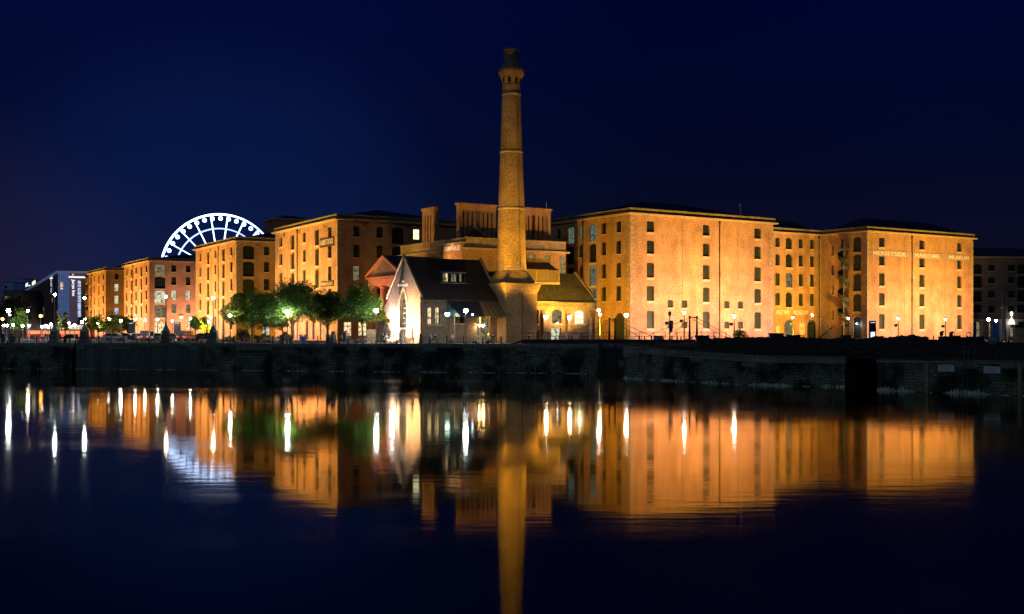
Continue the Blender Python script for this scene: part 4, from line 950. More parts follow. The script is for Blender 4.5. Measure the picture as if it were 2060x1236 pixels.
for k_ in range(4):
    y = pyc-pw+.8+k_*(2*pw-1.6)/3; c = MB(); c.lathe([(.75, .02), (.75, .3), (.62, .4), (.6, 4), (.5, zc0-1.75), (.66, zc0-1.6), (.72, zc0-1.5)], px_+.8, y, 16)
    c.box(px_, px_+1.6, y-.8, y+.8, zc0-1.5, zc0-1.3); c.build('column', M_PORT, O)
q = fT.w(-17, 15); flood(q[0], q[1], 4.02, (*fT.w(-9.8, 12), 17.5), 9500, color=(1, .46, .26), angle=65, what='the portico of the office')
q = fT.w(-13, 5.5); flood(q[0], q[1], 4.02, (*fT.w(0, 4), 19.5), 5200, angle=95, what='the left flank of the office')
# ================================================================== observation wheel far behind the row
YW = 480.0; cxw, czw = rx(442)*YW, ZH(546, YW); RW = 114.5/F*YW
WH = thing('ferris_wheel', 'big white lit ferris wheel rising behind the warehouse row', 'ferris wheel', (cxw, YW, 4), R(9))
hz = czw-4; E_WH = emis('wheel_light', (.42, .56, 1), 6); E_WH2 = emis('wheel_light_soft', (.35, .5, 1), 2)
def ringw(r, tr, ys, m, name, k=84):
    for y in ys:
        b = MB(); rings = []
        for i in range(k):
            a = 2*math.pi*i/k; ca, sa = math.cos(a), math.sin(a)
            rings.append([(ca*(r+tr*u), y+tr*v, hz+sa*(r+tr*u)) for u, v in ((1, 0), (0, 1), (-1, 0), (0, -1))])
        rings.append(rings[0]); b.loft(rings, cap=False); b.build(name, m, WH)
ringw(RW, .28, (-1.1, 1.1), E_WH, 'rim'); ringw(RW*.75, .2, (-.9, .9), E_WH2, 'inner_ring')
for i in range(21):
    a = 2*math.pi*i/21+R(99); b = MB(); ca, sa = math.cos(a), math.sin(a)
    for y0 in (-1, 1): b.tube([(ca*1, y0*.5, hz+sa*1), (ca*RW, y0, hz+sa*RW)], .17, 4)
    for k in range(3, 24):
        f0 = k/24; r0 = RW*f0; b.tube([(ca*r0, -f0, hz+sa*r0), (ca*(r0+.9), f0, hz+sa*(r0+.9))], .05, 4)
    b.build('spoke', E_WH, WH)
pod = MB(); pod.ball((0, 0, 0), .72, 10, 6, 1.05); podm = pod.data('gondola', mat('pod_glass', (.2, .3, .5), .2, .1, emit=(.3, .5, 1), es=1.2), True)
pr_ = MB(); k = 14
rings = []
for i in range(k+1):
    a = 2*math.pi*i/k; rings.append([((.78+.1*u)*math.cos(a), .1*v-.5, (.8+.1*u)*math.sin(a)) for u, v in ((1, 0), (0, 1), (-1, 0), (0, -1))])
pr_.loft(rings, cap=False); pr_.box(-.7, .7, -.45, .45, -.55, -.4); podf = pr_.data('pod_frame', E_WH)
for i in range(42):
    a = 2*math.pi*i/42+R(3.3); r0 = RW-1.75
    g_ = place(podm, 'gondola', WH, (r0*math.cos(a), 0, hz+r0*math.sin(a))); place(podf, 'pod_frame', g_, (0, 0, 0))
b = MB(); b.tube([(0, -2.5, hz), (0, 2.5, hz)], 1.2, 12); b.build('hub', E_WH2, WH)
for sx in (-1, 1):
    for sy in (-1, 1): b = MB(); b.tube([(0, sy*2.2, hz), (sx*13, sy*6, 0)], .45, 8); b.build('support_leg', M_FRAMEW, WH)

# ================================================================== hotel at far left
YH = 440.0; fHo = Frame(rx(115.5)*YH, YH, math.atan2(.44, .90)); 
HH = ZH(544.5, YH)-4
T = thing('hotel', 'modern hotel with a blue glazed corner and a lit vertical name sign', 'hotel', (*fHo.c, 4), fHo.th)
hl = abs(fHo.ly(44)); hw = 15.0
M_HOT = mat('hotel_brick', (.15, .095, .08), .85, .25, .6, var2=.2, scale2=3)
b = MB(); b.box(0.3, hw+8, .3, hl, 4.6, HH-.9); b.build('wall', M_HOT, T)
b = MB(); ringbox(b, 0, hw+8, 0, hl, HH-.9, HH-.1, .35); b.build('roof_edge', mat('blue_metal', (.25, .32, .5), .5, .1, emit=(.35, .5, 1), es=.10), T)
m_hg = mat('hotel_glass', (.03, .06, .14), .15, .3, .5, emit=(.12, .25, .7), es=.22)
gx = fHo.fx(139)
nf = 7
for f_ in range(nf):
    z0 = 5+(HH-6)*f_/nf; z1 = 5+(HH-6)*(f_+1)/nf
    b = MB(); b.face([(.3, .22, z0+.15), (gx, .22, z0+.15), (gx, .22, z1-.15), (.3, .22, z1-.15)]); o_ = b.build('glazing', m_hg, T)
    b = MB(); b.box(.1, gx, .02, .25, z1-.16, z1+.12)
    for i in range(6): x = .3+(gx-.3)*i/5; b.box(x-.07, x+.07, .08, .24, z0+.1, z1-.15)
    b.build('glazing_bars', MT['blue_metal'], o_)
for a, bb, z, m_ in ((121, 127, 578, L_WARM), (118, 119.5, 634, L_BLUE)):
    c = MB(); u0, u1 = fHo.fx(a), fHo.fx(bb); zz = fHo.z(z, u0, 0); c.box(u0, u1, .1, .2, zz-.9, zz+2.0 if m_ is L_WARM else zz-.3); c.build('lit_window', m_, T)
s0 = fHo.fx(139.5); s1 = fHo.fx(168)
c = MB(); c.box(s0, fHo.fx(156), -.35, .3, 5.4, fHo.z(559, s0, 0)); tow = c.build('sign_wall', mat('mauve_panel', (.22, .16, .22), .7, .15, .6, emit=(.3, .2, .4), es=.10), T)
c = MB(); c.box(s0-.2, s1+.5, -.5, .3, fHo.z(559, s0, 0), fHo.z(559, s0, 0)+.55); c.build('lit_edge', emis('white_edge', (.9, .9, 1), 1.1), tow)
text('Jurys Inn', 'lettering', tow, ((fHo.fx(144.5)+fHo.fx(150.5))/2, -.45, (fHo.z(563, s0, 0)+fHo.z(596, s0, 0))/2), (R(90), R(90), 0), 1.0, emis('sign_white', (.8, .85, 1), 1.6), fHo.z(563, s0, 0)-fHo.z(596, s0, 0), depth=.1)
for i in range(5):
    c = MB(); za, zb_ = fHo.z(565+i*15+13.2, s1, 0), fHo.z(565+i*15, s1, 0); c.box(fHo.fx(156.5), fHo.fx(162.5), -.1, .28, za, zb_); c.build('lit_window', L_BLUE, T)
c = MB(); c.box(fHo.fx(145), fHo.fx(148), 0, .3, fHo.z(558, s0, 0)+.7, HH-1.2); c.build('lit_window', L_WARM, T)
for k in range(11):
    for f_ in range(nf-1):
        if rnd.random() < .25: continue
        y = 4+k*(hl-8)/10; z0 = 5.6+(HH-6)*f_/nf; c = MB(); c.box(.18, .29, y-1.1, y+1.1, z0, z0+1.7); c.build('window', L_DIM if rnd.random() < .15 else M_GLASS, T)
# lit ground floor
c = MB(); c.box(0.1, hw+8, .5, .9, .1, 4.5); c.box(.5, .9, .9, hl, .1, 4.5); c.build('shopfront', litwin('lit_shop', (1, .82, .60), 1.0, .2), T)
for i in range(14):
    c = MB(); y = 2+i*(hl-4)/13; c.box(.1, .5, y-.45, y+.45, 0, 4.6); c.build('pillar', mat('pale_pillar', (.5, .42, .36), .8, .1), T)
for px, py in ((65, 583), (82, 548)): pass
for (pa, pb, y0, y1) in ((64, 70, 564, 572.5), (51, 55, 569, 575)):
    ya, yb = sorted((fHo.ly(pa), fHo.ly(pb))); c = MB(); c.box(.1, .29, ya, yb, fHo.z(y1, 0, ya), fHo.z(y0, 0, ya)); c.build('lit_window', L_YEL, T)
for pa, py in ((103, 560), (59, 575)):
    ya = fHo.ly(pa); c = MB(); c.box(-.3, .3, ya-3.5, ya+3.5, fHo.z(py, 0, ya)-.2, fHo.z(py, 0, ya)+.2); c.build('lit_edge', MT['white_edge'], T)
text('Jurys Inn', 'lettering', T, (-.05, fHo.ly(103), fHo.z(575, 0, fHo.ly(103))), (R(90), R(90), R(-90)), 1.1, MT['sign_white'], 6, depth=.1)
b = MB(); 
for x, h in ((3, 1.3), (4.4, 1.5)): b.tube([(x+5, 3, HH-.2), (x+5, 3, HH+h)], .12, 5)
b.build('roof_vent', M_FRAMEW, T)
# blocks beyond, at the left edge
def block(name, label, px0, px1, py, Y, m, dep=20, lit=()):
    x0, x1 = rx(px0)*Y, rx(px1)*Y; h = ZH(py, Y)-4
    t_ = thing(name, label, 'building', (x0, Y, 4)); b = MB(); b.box(0, x1-x0, 0, dep, 0, h); b.build('wall', m, t_)
    b = MB(); b.box(-.2, x1-x0+.2, -.2, dep+.2, h, h+.5); b.build('roof', M_SLATE, t_)
    fl = max(3, int(h/3.4)); nw = max(3, int((x1-x0)/3.2))
    for f_ in range(1, fl):
        for i in range(nw):
            if rnd.random() < .35: continue
            x = (x1-x0)*(i+.5)/nw; z = h*f_/fl
            b = MB(); b.box(x-.8, x+.8, -.12, .05, z, z+1.7); b.build('window', rnd.choice(lit) if lit and rnd.random() < .35 else M_GLASS, t_)
    return t_
m_far = mat('far_concrete', (.13, .12, .15), .85, .25, .4)
block('office_block', 'pale grey block with a stepped top behind the dark trees at far left', 7, 45, 586, 500, m_far, lit=(L_DIM, L_DIM))
block('office_block', 'dark glass block with blue lit floors at the far left skyline', 9, 27, 569, 700, mat('blue_tower', (.04, .06, .14), .4, .3, .3, emit=(.1, .2, .8), es=.04), lit=(L_BLUE,))
block('office_block', 'dark taller block with blue windows just left of the hotel roof', 27, 50, 562, 720, MT['blue_tower'], lit=(L_BLUE, L_BLUE))
block('low_building', 'low lit brick building at the left edge behind the street lamps', -30, 12, 645, 420, mat('far_brick', (.2, .11, .07), .85, .2, .5), lit=(L_WARM,))

# ================================================================== dark warehouse at far right with lit shopfronts
fR = Frame(*PT(1957, 300)[:2], R(4))
Hr = 24.4
Rr = thing('brick_warehouse', 'unlit brick warehouse at the far right with bright coloured shopfronts below', 'warehouse', (*fR.c, 4), fR.th)
RX0 = fR.fx(1958)-12; WR = fR.fx(2150)
zt__ = fR.z(520, 5, 0)
ops = []
for px in (1995, 2035, 2075, 2110):
    for py0, py1 in ((533, 546), (558, 571), (586, 600), (616, 630)):
        u = fR.fx(px); ops.append((u-.95, u+.95, fR.z(py1, u, 0), fR.z(py0, u, 0), .1, 'dark', 3, 3))
for px in (1966, 2056):
    for py0, py1 in ((532, 552), (556, 580), (585, 608), (613, 630)):
        u = fR.fx(px); ops.append((u-1.3, u+1.3, fR.z(py1, u, 0), fR.z(py0, u, 0), .3, 'dark', 2, 3))
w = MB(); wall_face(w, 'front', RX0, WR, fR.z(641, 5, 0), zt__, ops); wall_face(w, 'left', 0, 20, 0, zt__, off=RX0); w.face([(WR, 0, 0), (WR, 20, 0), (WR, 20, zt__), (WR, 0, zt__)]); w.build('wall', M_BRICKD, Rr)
for o_ in ops: window(Rr, 'front', 0, o_)
c = MB(); ringbox(c, RX0, WR, 0, 20, zt__, zt__+.5, .4); c.build('ledge', M_STONEW, Rr); c = MB(); hip_roof(c, RX0, WR, 0, 20, zt__+.5, 3.0); c.build('roof', M_SLATE, Rr)
zs_ = fR.z(642, 5, 0)
c = MB(); c.box(RX0, WR, 2.0, 2.3, 0, zs_); c.build('shop_back', mat('shop_wall', (.16, .13, .10), .8, .3, 1), Rr)
m_pink = mat('pinkish_frame', (.62, .45, .40), .6, .1, 2)
m_blue = mat('blue_panel', (.03, .16, .55), .45, .1, 1)
c = MB(); c.box(RX0, WR, -.15, 1.0, zs_-.7, zs_); c.build('shop_beam', m_pink, Rr)
for a, bb, m_, nm in ((1957.5, 1962.5, m_blue, 'blue_panel'), (1996, 2009, m_blue, 'blue_panel'), (1962.5, 1964, m_pink, 'frame_post'), (1974, 1977.5, m_pink, 'frame_post'), (2010, 2015, m_pink, 'frame_post'), (2029.5, 2031.5, m_pink, 'frame_post'), (2042, 2048, m_pink, 'frame_post'), (1982, 1989, mat('red_column', (.45, .10, .07), .6, .1), 'red_column'), (2022, 2029, M_WHITE, 'white_panel')):
    c = MB(); c.box(fR.fx(a), fR.fx(bb), -.1, .25, 0, zs_-.7); c.build(nm, m_, Rr)
c = MB(); c.box(RX0, WR, 0, .15, 2.2, 2.4); c.build('transom', m_pink, Rr)
for a, bb in ((1964.5, 1973.5), (1989.5, 1995.5), (2031.8, 2041.5)):
    c = MB(); c.box(fR.fx(a), fR.fx(bb), .9, 1.0, .4, zs_-.8); c.build('shop_window', L_DIM, Rr)
# hanging white lamp shade
uu = fR.fx(2035, -1.0); c = MB(); zz = fR.z(653, uu, -1); c.lathe([(.85, zz), (.62, zz+1.1), (.3, zz+1.5), (.06, zz+1.9)], uu, -1.0, 14); c.lathe([(.3, zz+2.2), (.36, zz+3.3), (.1, zz+3.4)], uu, -1, 10); c.tube([(uu, -1, zz+1.8), (uu, -1, zz+2.3)], .05, 5)
c.tube([(uu, -1, zz+3.0), (uu, .05, zz+3.0)], .06, 5)
c.build('giant_lamp_shade', mat('shade_white', (.8, .78, .74), .6, .05, emit=(1, .93, .85), es=1.2), Rr)
# ================================================================== street lamps
def orient(i, n, s_='from the left'): return ORD[i]+' '+s_
def lamp(px, py, Y, label, m, r=.24, kind='globe', zb=4.0, group='street lamps', cam_r=1.0, arm=0):
    x, y, _ = PT(px, Y); z = ZH(py, Y)-zb
    t_ = thing('street_lamp', label, 'street lamp', (x, y, zb), 0, group)
    if kind == 'mast':
        hb = 2.75; b = MB(); b.loft([sq(.78, 0, 0, 0), sq(.74, .35, 0, 0), sq(.62, .4, 0, 0), sq(.50, 1.7, 0, 0), sq(.56, 1.78, 0, 0), sq(.40, 1.9, 0, 0), sq(.10, hb, 0, 0)]); b.build('plinth', mat('plinth_stone', (.10, .13, .12), .8, .3, 1.5), t_)
        b = MB(); b.lathe([(.13, hb-.1), (.10, hb+.8), (.06, z-.2)], k=8); b.build('pole', M_IRONG, t_)
    else:
        b = MB(); b.lathe([(.17, 0), (.16, .35), (.10, .5), (.085, 1.1), (.06, z-r*1.2)], k=8); b.build('pole', M_IRONG if kind != 'lantern' else M_IRON, t_)
    if kind == 'goose':
        b = MB(); b.tube([(0, 0, z-r-.05), (-.0, 0, z+.5), (-.35*(1 if arm >= 0 else -1), 0, z+.95), (-.9*(1 if arm >= 0 else -1), 0, z+.85)], .05, 6); b.build('arm', M_IRONG, t_)
    if kind == 'lantern':
        b = MB(); b.lathe([(r*.62, -r), (r*1.0, r*.7)], k=6); b.v = [(v[0], v[1], v[2]+z) for v in b.v]; b.build('lamp_glass', m, t_)
        b = MB(); b.lathe([(r*1.2, z+r*.7), (r*.7, z+r*1.3), (.05, z+r*1.9)], k=8); b.tube([(0, 0, z-r*1.5), (0, 0, z-r)], .06, 6); b.build('cap', M_IRON, t_)
        b = MB(); b.tube([(-.5, 0, z-1.05), (.08, 0, z-1.05)], .035, 4); b.box(-.62, -.22, -.2, .2, z-1.35, z-.95); b.build('camera_box', M_IRON, t_)
    else:
        b = MB(); b.ball((0, 0, z), r, 10, 6); b.build('lamp_glass', m, t_, smooth=True)
        b = MB(); b.lathe([(r*.8, z+r*.72), (r*.5, z+r*1.08), (.04, z+r*1.3)], k=8); b.build('cap', M_IRON, t_)
    return t_
QL = [(17, 625, 'cool white street lamp at the left edge of the quay, bigger than those behind'), (578, 628, 'cool white street lamp in front of the second tree crown'), (757, 625, 'cool white street lamp just left of the pub gable'), (937, 625, 'cool white street lamp in front of the entrance canopy')]
for px, py, lb in QL: lamp(px, py, QY(px, 1.6), lb, E_COOL, .31)
for px, py, lb in ((110, 593, 'tall mast lamp on a stone plinth in front of the hotel'), (170, 600, 'tall mast lamp on a stone plinth where the railings begin'), (334, 597, 'tall mast lamp on a stone plinth behind the middle of the railings'), (429, 600, 'tall mast lamp on a stone plinth at the right end of the railings')):
    lamp(px, py, QY(px, 1.2), lb, E_COOL if px < 300 else E_PINK, .2, 'mast')
lamp(463, 635, QY(463, 3), 'white street lamp at the left side of the first tree', E_COOL, .2)
lamp(56, 626, 250, 'pinkish lamp on a bent arm left of the hotel front', E_PINK, .28, 'goose', arm=-1)
lamp(82, 636, 260, 'orange lamp on a bent arm in front of the hotel', E_ORG, .34, 'goose', arm=-1)
lamp(5, 642, 250, 'orange lamp at the very left edge of the view', E_ORG, .3, 'goose', arm=-1)
lamp(20, 634, 230, 'small pale lamp close behind the big left lamp', E_SOFT, .16)
row = [(8, 655, 240), (13.5, 655, 255), (26, 654, 245), (36, 651, 300), (45.5, 656, 245), (59, 655, 250), (85, 657, 235), (92, 655, 250), (97, 658, 240), (102, 652, 290), (119, 651, 250), (139, 650, 280), (140.5, 657, 240), (149.5, 654, 245), (165, 648, 235), (170.5, 642, 280), (197, 652, 240), (219, 640, 250), (221, 643, 262), (243, 646, 225)]
for i, (px, py, Y) in enumerate(row):
    lamp(px, py, Y, ORD[i]+' from the left in the far row of small white lamps at the left', E_PINK if i in (11, 17, 18) else E_WHITE if i % 3 == 0 else E_COOL, .24, group='far row of small lamps at the left')
row = [(272, 643, 222, 'thin white lantern left of the blue kiosk'), (291.5, 644.5, 225, 'white lantern just left of the tall plinth lamp'), (317, 643, 222, 'white lantern in front of the third warehouse corner'), (346.5, 646, 230, 'bright lamp close to the pink wall base'), (383, 641, 225, 'round white lantern left of the small trees'), (423.5, 638.5, 232, 'white lantern beside the fourth plinth mast'), (420, 648, 240, 'lower pinkish lamp beside the fourth plinth mast')]
for px, py, Y, lb in row: lamp(px, py, Y, lb, E_PINK if 'pink' in lb or 'close' in lb else E_WHITE, .2, 'globe')
lamp(1204.5, 624.5, 163, 'upper of two white lamps by the left bridge portal', E_WHITE, .2)
lamp(1206.5, 633, 172, 'lower of two white lamps by the left bridge portal', E_WHITE, .2)
lamp(1260, 634, 168, 'big pinkish lamp glaring in front of the arched doorway', emis('lamp_glare_pink', (1, .80, .74), 110), .27)
lamp(1376.5, 629.5, 160, 'white lamp just left of the right bridge portal', E_WHITE, .17, 'lantern')
lamp(1477, 636, 160, 'white lamp above the bush right of the footbridge', E_WHITE, .2, 'lantern')
lamp(1347.5, 633, 150, 'unlit old lantern left of the bridge with a blue banner on its post', mat('clear_lantern', (.35, .33, .28), .2, .1), .24, 'lantern')
for px, py, Y, lb in ((1595, 639, 205, 'white lantern in front of the left arched doorway'), (1634.5, 634.5, 226, 'white lantern above the right arched doorway'), (1706.5, 641, 190, 'white lantern right of the spiral chute'), (1807, 641, 190, 'white lantern in front of the museum block, left of its pipe'), (1902, 643, 190, 'white lantern near the right end of the museum block'), (1988.5, 643, 195, 'glaring cool lamp in front of the shopfronts'), (2003.5, 645.5, 215, 'small cool lantern right of the glaring shopfront lamp')):
    lamp(px, py, Y, lb, E_COOL if px > 1950 else E_SOFT if 'small' in lb or px in (1807, 1706.5, 1595) else E_WHITE, .24 if px == 1988.5 else .19, 'lantern')
wall_lamp(fB, 1723.7, 651.6, 'left', E_COOL, .13, 'cool white lamp on the loading bays beside the spiral chute', out=.4)
wall_lamp(fG, 365, 656, 'front', mat('peach_lamp', (1, .6, .4), .5, 0, emit=(1, .55, .25), es=6), .4, 'round orange lamp on the pinkish face of the third warehouse', out=.5) if False else wall_lamp(fG, 365, 638, 'front', emis('lamp_peach', (1, .62, .28), 6), .5, 'round orange lamp on the pinkish face of the third warehouse', out=.5)
# banner on the unlit lantern
x, y, _ = PT(1350, 149.8); t_ = thing('banner', 'blue and pale green banner hanging on the unlit lantern post', 'banner', (x, y, ZH(668, 150)))
b = MB(); b.box(-.28, .22, -.02, .02, 0, .95); b.box(-.24, .26, -.021, .02, .95, .96); b.build('cloth', mat('blue_cloth', (.03, .10, .20), .8, .2, 4), t_)
b = MB(); b.box(-.3, .3, -.02, .02, .97, 1.5); b.build('top_cloth', mat('green_cloth', (.30, .34, .14), .8, .5, 5), t_)

# ================================================================== trees
def leafmat(name, c, tr=.25):
    m = mat(name, c, .6, .45, .9, var2=.4, scale2=6); t = m.node_tree; b = t.nodes['Principled BSDF']; oo = [n for n in t.nodes if n.type == 'OUTPUT_MATERIAL'][0]
    trn = t.nodes.new('ShaderNodeBsdfTranslucent'); ms = t.nodes.new('ShaderNodeMixShader'); ms.inputs[0].default_value = tr
    src = b.inputs['Base Color'].links[0].from_socket; t.links.new(src, trn.inputs[0]); t.links.new(b.outputs[0], ms.inputs[1]); t.links.new(trn.outputs[0], ms.inputs[2]); t.links.new(ms.outputs[0], oo.inputs[0]); return m
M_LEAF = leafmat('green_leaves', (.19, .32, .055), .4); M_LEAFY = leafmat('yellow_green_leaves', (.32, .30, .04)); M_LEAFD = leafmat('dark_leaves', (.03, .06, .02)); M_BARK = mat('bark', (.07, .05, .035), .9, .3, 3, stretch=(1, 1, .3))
def tree(name, label, px, Y, h, w, trunk_h, m, nl=7000, seed=1, leaf=.17, group=None, lumps=26, zb=4.0, lean=0, d=None, second=None, cat='tree', flat=.0):
    rn = random.Random(seed); x, y, _ = PT(px, Y); t_ = thing(name, label, cat, (x, y, zb), 0, group); d = d or w
    ch = h-trunk_h; cc = []
    for i in range(lumps):
        while True:
            a, b_, c = rn.uniform(-1, 1), rn.uniform(-1, 1), rn.uniform(-1, 1)
            if a*a+b_*b_+c*c < 1: break
        k = .80; nar = 1-.25*max(0, c); cc.append((a*w/2*k*nar+lean*c, b_*d/2*k*nar, trunk_h+ch*.5+c*ch*.5*.80, rn.uniform(.16, .30)*min(w, ch)))
    b = MB(); b.tube([(0, 0, 0), (.04*h*.3, .02, trunk_h*.5), (0, 0, trunk_h), (.1, 0, trunk_h+ch*.45)], .018*h+.03, 7, r2=.05)
    for c in cc[:12]:
        z0 = trunk_h*rn.uniform(.75, 1.1); b.tube([(0, 0, z0), (c[0]*.45, c[1]*.45, z0+(c[2]-z0)*.6), c[:3]], .05, 5, r2=.012)
    b.build('trunk', M_BARK, t_)
    def leaves(n, clumps, mm, nm):
        vs = []; fs = []
        for i in range(n):
            c = clumps[int(rn.random()*len(clumps))]; u = rn.uniform(-1, 1); a = rn.uniform(0, 2*math.pi); q = math.sqrt(1-u*u); r_ = c[3]*(.45+.62*rn.random()**.6)
            p = Vector((c[0]+r_*q*math.cos(a), c[1]+r_*q*math.sin(a), c[2]+r_*u*.8))
            if p.z < .1: continue
            s_ = leaf*rn.uniform(.6, 1.3); e1_ = Vector((rn.gauss(0, 1), rn.gauss(0, 1), rn.gauss(0, .6))).normalized(); e2_ = e1_.cross(Vector((rn.gauss(0, 1), rn.gauss(0, 1), rn.gauss(0, 1)))).normalized()
            k0 = len(vs); vs += [tuple(p-e1_*s_), tuple(p+e2_*s_*.55), tuple(p+e1_*s_), tuple(p-e2_*s_*.55)]; fs.append((k0, k0+1, k0+2, k0+3))
        me = bpy.data.meshes.new(nm); me.from_pydata(vs, [], fs); me.materials.append(mm); o_ = bpy.data.objects.new(nm, me); COL.objects.link(o_); o_.parent = t_
    leaves(nl, cc, m, 'crown')
    if second: leaves(int(nl*.3), sorted(cc, key=lambda c: c[second[1]]*second[2])[:6], second[0], 'pale_leaves')  # lamplight painted as yellower leaves on the clumps of one side
    return t_
G_ = 'trees along the quay in front of the tall warehouse'
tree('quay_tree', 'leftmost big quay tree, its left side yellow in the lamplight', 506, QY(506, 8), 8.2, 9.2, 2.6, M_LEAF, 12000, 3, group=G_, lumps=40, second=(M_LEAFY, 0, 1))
tree('quay_tree', 'tallest dark quay tree with a white lamp in front of its crown', 586, QY(586, 4), 9.6, 8.8, 2.7, M_LEAF, 12500, 5, group=G_, lumps=40)
tree('quay_tree', 'third quay tree, right of the tallest one, with orange gaps in its crown', 657, QY(657, 9), 8.2, 7.0, 2.9, M_LEAF, 9000, 8, group=G_, lumps=26)
tree('quay_tree', 'rightmost quay tree, its crown touching the lamp left of the gable', 728, QY(728, 6), 8.6, 7.4, 2.9, M_LEAF, 12000, 12, group=G_, lumps=34)
tree('young_tree', 'small yellow leafed tree between the lamp and the pub gable', 771, QY(771, 7), 5.2, 1.9, 2.6, M_LEAFY, 1500, 14, lumps=10)
tree('young_tree', 'small yellow-green tree standing between the two left quay trees', 533, QY(533, 22), 6.0, 4.0, 2.2, M_LEAFY, 3500, 15, lumps=16)
tree('young_tree', 'small thin tree with yellow leaves below the tallest quay tree', 568, QY(568, 20), 5.0, 2.6, 2.0, M_LEAFY, 1200, 16, lumps=12)
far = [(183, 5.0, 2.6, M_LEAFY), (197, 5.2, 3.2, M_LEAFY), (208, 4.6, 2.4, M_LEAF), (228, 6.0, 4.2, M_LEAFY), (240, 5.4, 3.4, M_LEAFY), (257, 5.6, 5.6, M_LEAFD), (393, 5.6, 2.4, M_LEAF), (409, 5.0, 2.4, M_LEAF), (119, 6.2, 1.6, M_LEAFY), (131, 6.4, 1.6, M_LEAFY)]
fl_ = ['slim yellow-green tree nearest the second plinth lamp', 'yellow-green tree left of the farthest warehouse corner', 'small green tree under the farthest warehouse corner', 'wide yellow tree right of the farthest warehouse corner', 'yellow tree beside the bright star-like lamp', 'dark rounded tree left of the blue kiosk', 'small conical green tree left of the fourth plinth mast', 'thin sparse tree beside the fourth plinth mast', 'thin yellow tree left of the hotel sign wall', 'thin yellow tree in front of the hotel sign wall']
for i, (px, h, w_, mm) in enumerate(far): tree('street_tree', fl_[i], px, 235+5*(i % 3), h, w_, 1.6, mm, 1100, 30+i, leaf=.22, group='small street trees in front of the far warehouses', lumps=12)
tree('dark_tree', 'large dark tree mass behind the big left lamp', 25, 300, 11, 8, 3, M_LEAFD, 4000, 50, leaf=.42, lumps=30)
tree('dark_tree', 'lit green bushy tree below the office block at far left', 38, 255, 7, 4.5, 2, M_LEAF, 2500, 51, leaf=.28, lumps=18)
# shrubs
def shrub(px, py_top, Y, w_, mm, label, seed): tree('shrub', label, px, Y, ZH(py_top, Y)-4, w_, .05, mm, 1500, seed, leaf=.10, lumps=16, cat='shrub', group='clipped shrubs behind the quay')
shrub(531, 670, QY(531, 12), 2.3, M_LEAFY, 'bright yellow-green shrub right of the first tree trunk', 61)
shrub(518, 674, QY(518, 13), 1.5, M_LEAFY, 'small yellow shrub just right of the first tree trunk', 62)
shrub(575, 665, QY(575, 14), 2.6, M_LEAF, 'rounded dark green shrub behind the litter bins', 63)
shrub(460, 676, QY(460, 12), 2.2, M_LEAFY, 'low green shrub at the foot of the second warehouse', 64)
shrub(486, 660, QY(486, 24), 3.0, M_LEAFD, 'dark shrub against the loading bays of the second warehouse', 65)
shrub(1488, 661, 146, 2.4, M_LEAF, 'scraggy bush on the rubble below the right lamp', 66)

# ================================================================== bollards and chains along the quay edge
bp_ = [449, 470.8, 493.7, 519.6, 548, 608, 639, 669.5, 700, 732, 765.6, 798, 831.5, 864.5, 899, 933, 971.7, 1008]
b = MB(); b.lathe([(.085, 0), (.085, 1.0), (.07, 1.06), (.02, 1.08)], k=10); bd = b.data('post', M_IRON)
b = MB(); b.lathe([(.12, 0), (.12, .05), (.09, .07)], k=10); bf = b.data('foot', M_IRONG); prev = None
for i, px in enumerate(bp_):
    Y = QY(px, .35); x, y, _ = PT(px, Y)
    t_ = thing('bollard', ORD[i]+' from the left of the slim dark posts along the quay edge', 'bollard', (x, y, 4.015), 0, 'slim posts along the quay edge')
    place(bd, 'post', t_, (0, 0, 0)); place(bf, 'foot', t_, (0, 0, 0))
    if prev:
        c = thing('chain', ORD[i-1]+' from the left of the chains slung between the quay posts', 'chain', (*prev, 4.0), 0, 'chains between the quay posts')
        dx, dy = x-prev[0], y-prev[1]
        for nm, z0 in (('upper_chain', .95), ('lower_chain', .5)):
            m = MB(); m.tube([(dx*k/8, dy*k/8, z0-.16*(1-(k/4-1)**2)) for k in range(9)], .018, 4); m.build(nm, M_IRONG, c)
    prev = (x, y)
# railings on the left
t0 = (PT(174, QY(174, .5))[0], QY(174, .5)); t1 = (PT(405, QY(405, .5))[0], QY(405, .5))
L_ = math.hypot(t1[0]-t0[0], t1[1]-t0[1]); T = thing('railing', 'dark tubular railing of three bars along the quay between the plinth lamps', 'railing', (*t0, 4.0), math.atan2(t1[1]-t0[1], t1[0]-t0[0]))
for z in (.15, .62, 1.08): b = MB(); b.tube([(0, 0, z), (L_, 0, z)], .035, 5); b.build('rail', M_IRONG, T)
n = 9
for i in range(n+1): x = L_*i/n; b = MB(); b.box(x-.05, x+.05, -.05, .05, 0, 1.12); b.box(x-.2, x+.2, -.1, .1, 0, .06); b.build('post', M_IRONG, T)
# pale picket fence farther back
def picket(label, px0, px1, Y, h=1.1, gap=.45, m=M_IRONG):
    x0, x1 = rx(px0)*Y, rx(px1)*Y; T = thing('fence', label, 'fence', (x0, Y, 4)); L_ = x1-x0
    for z in (.2, h-.1): b = MB(); b.tube([(0, 0, z), (L_, 0, z)], .025, 4); b.build('rail', m, T)
    b = MB(); k = 0
    while k*gap < L_: b.box(k*gap-.025, k*gap+.025, -.02, .02, 0, h); k += 1
    b.build('pickets', m, T)
picket('upright barred fence behind the railings in front of the parked cars', 178, 400, 196)
picket('barred fence at the far left behind the litter bins', 0, 96, 205, 1.3, .5)
picket('barred fence in front of the hotel traffic', 112, 166, 205, 1.3, .5)
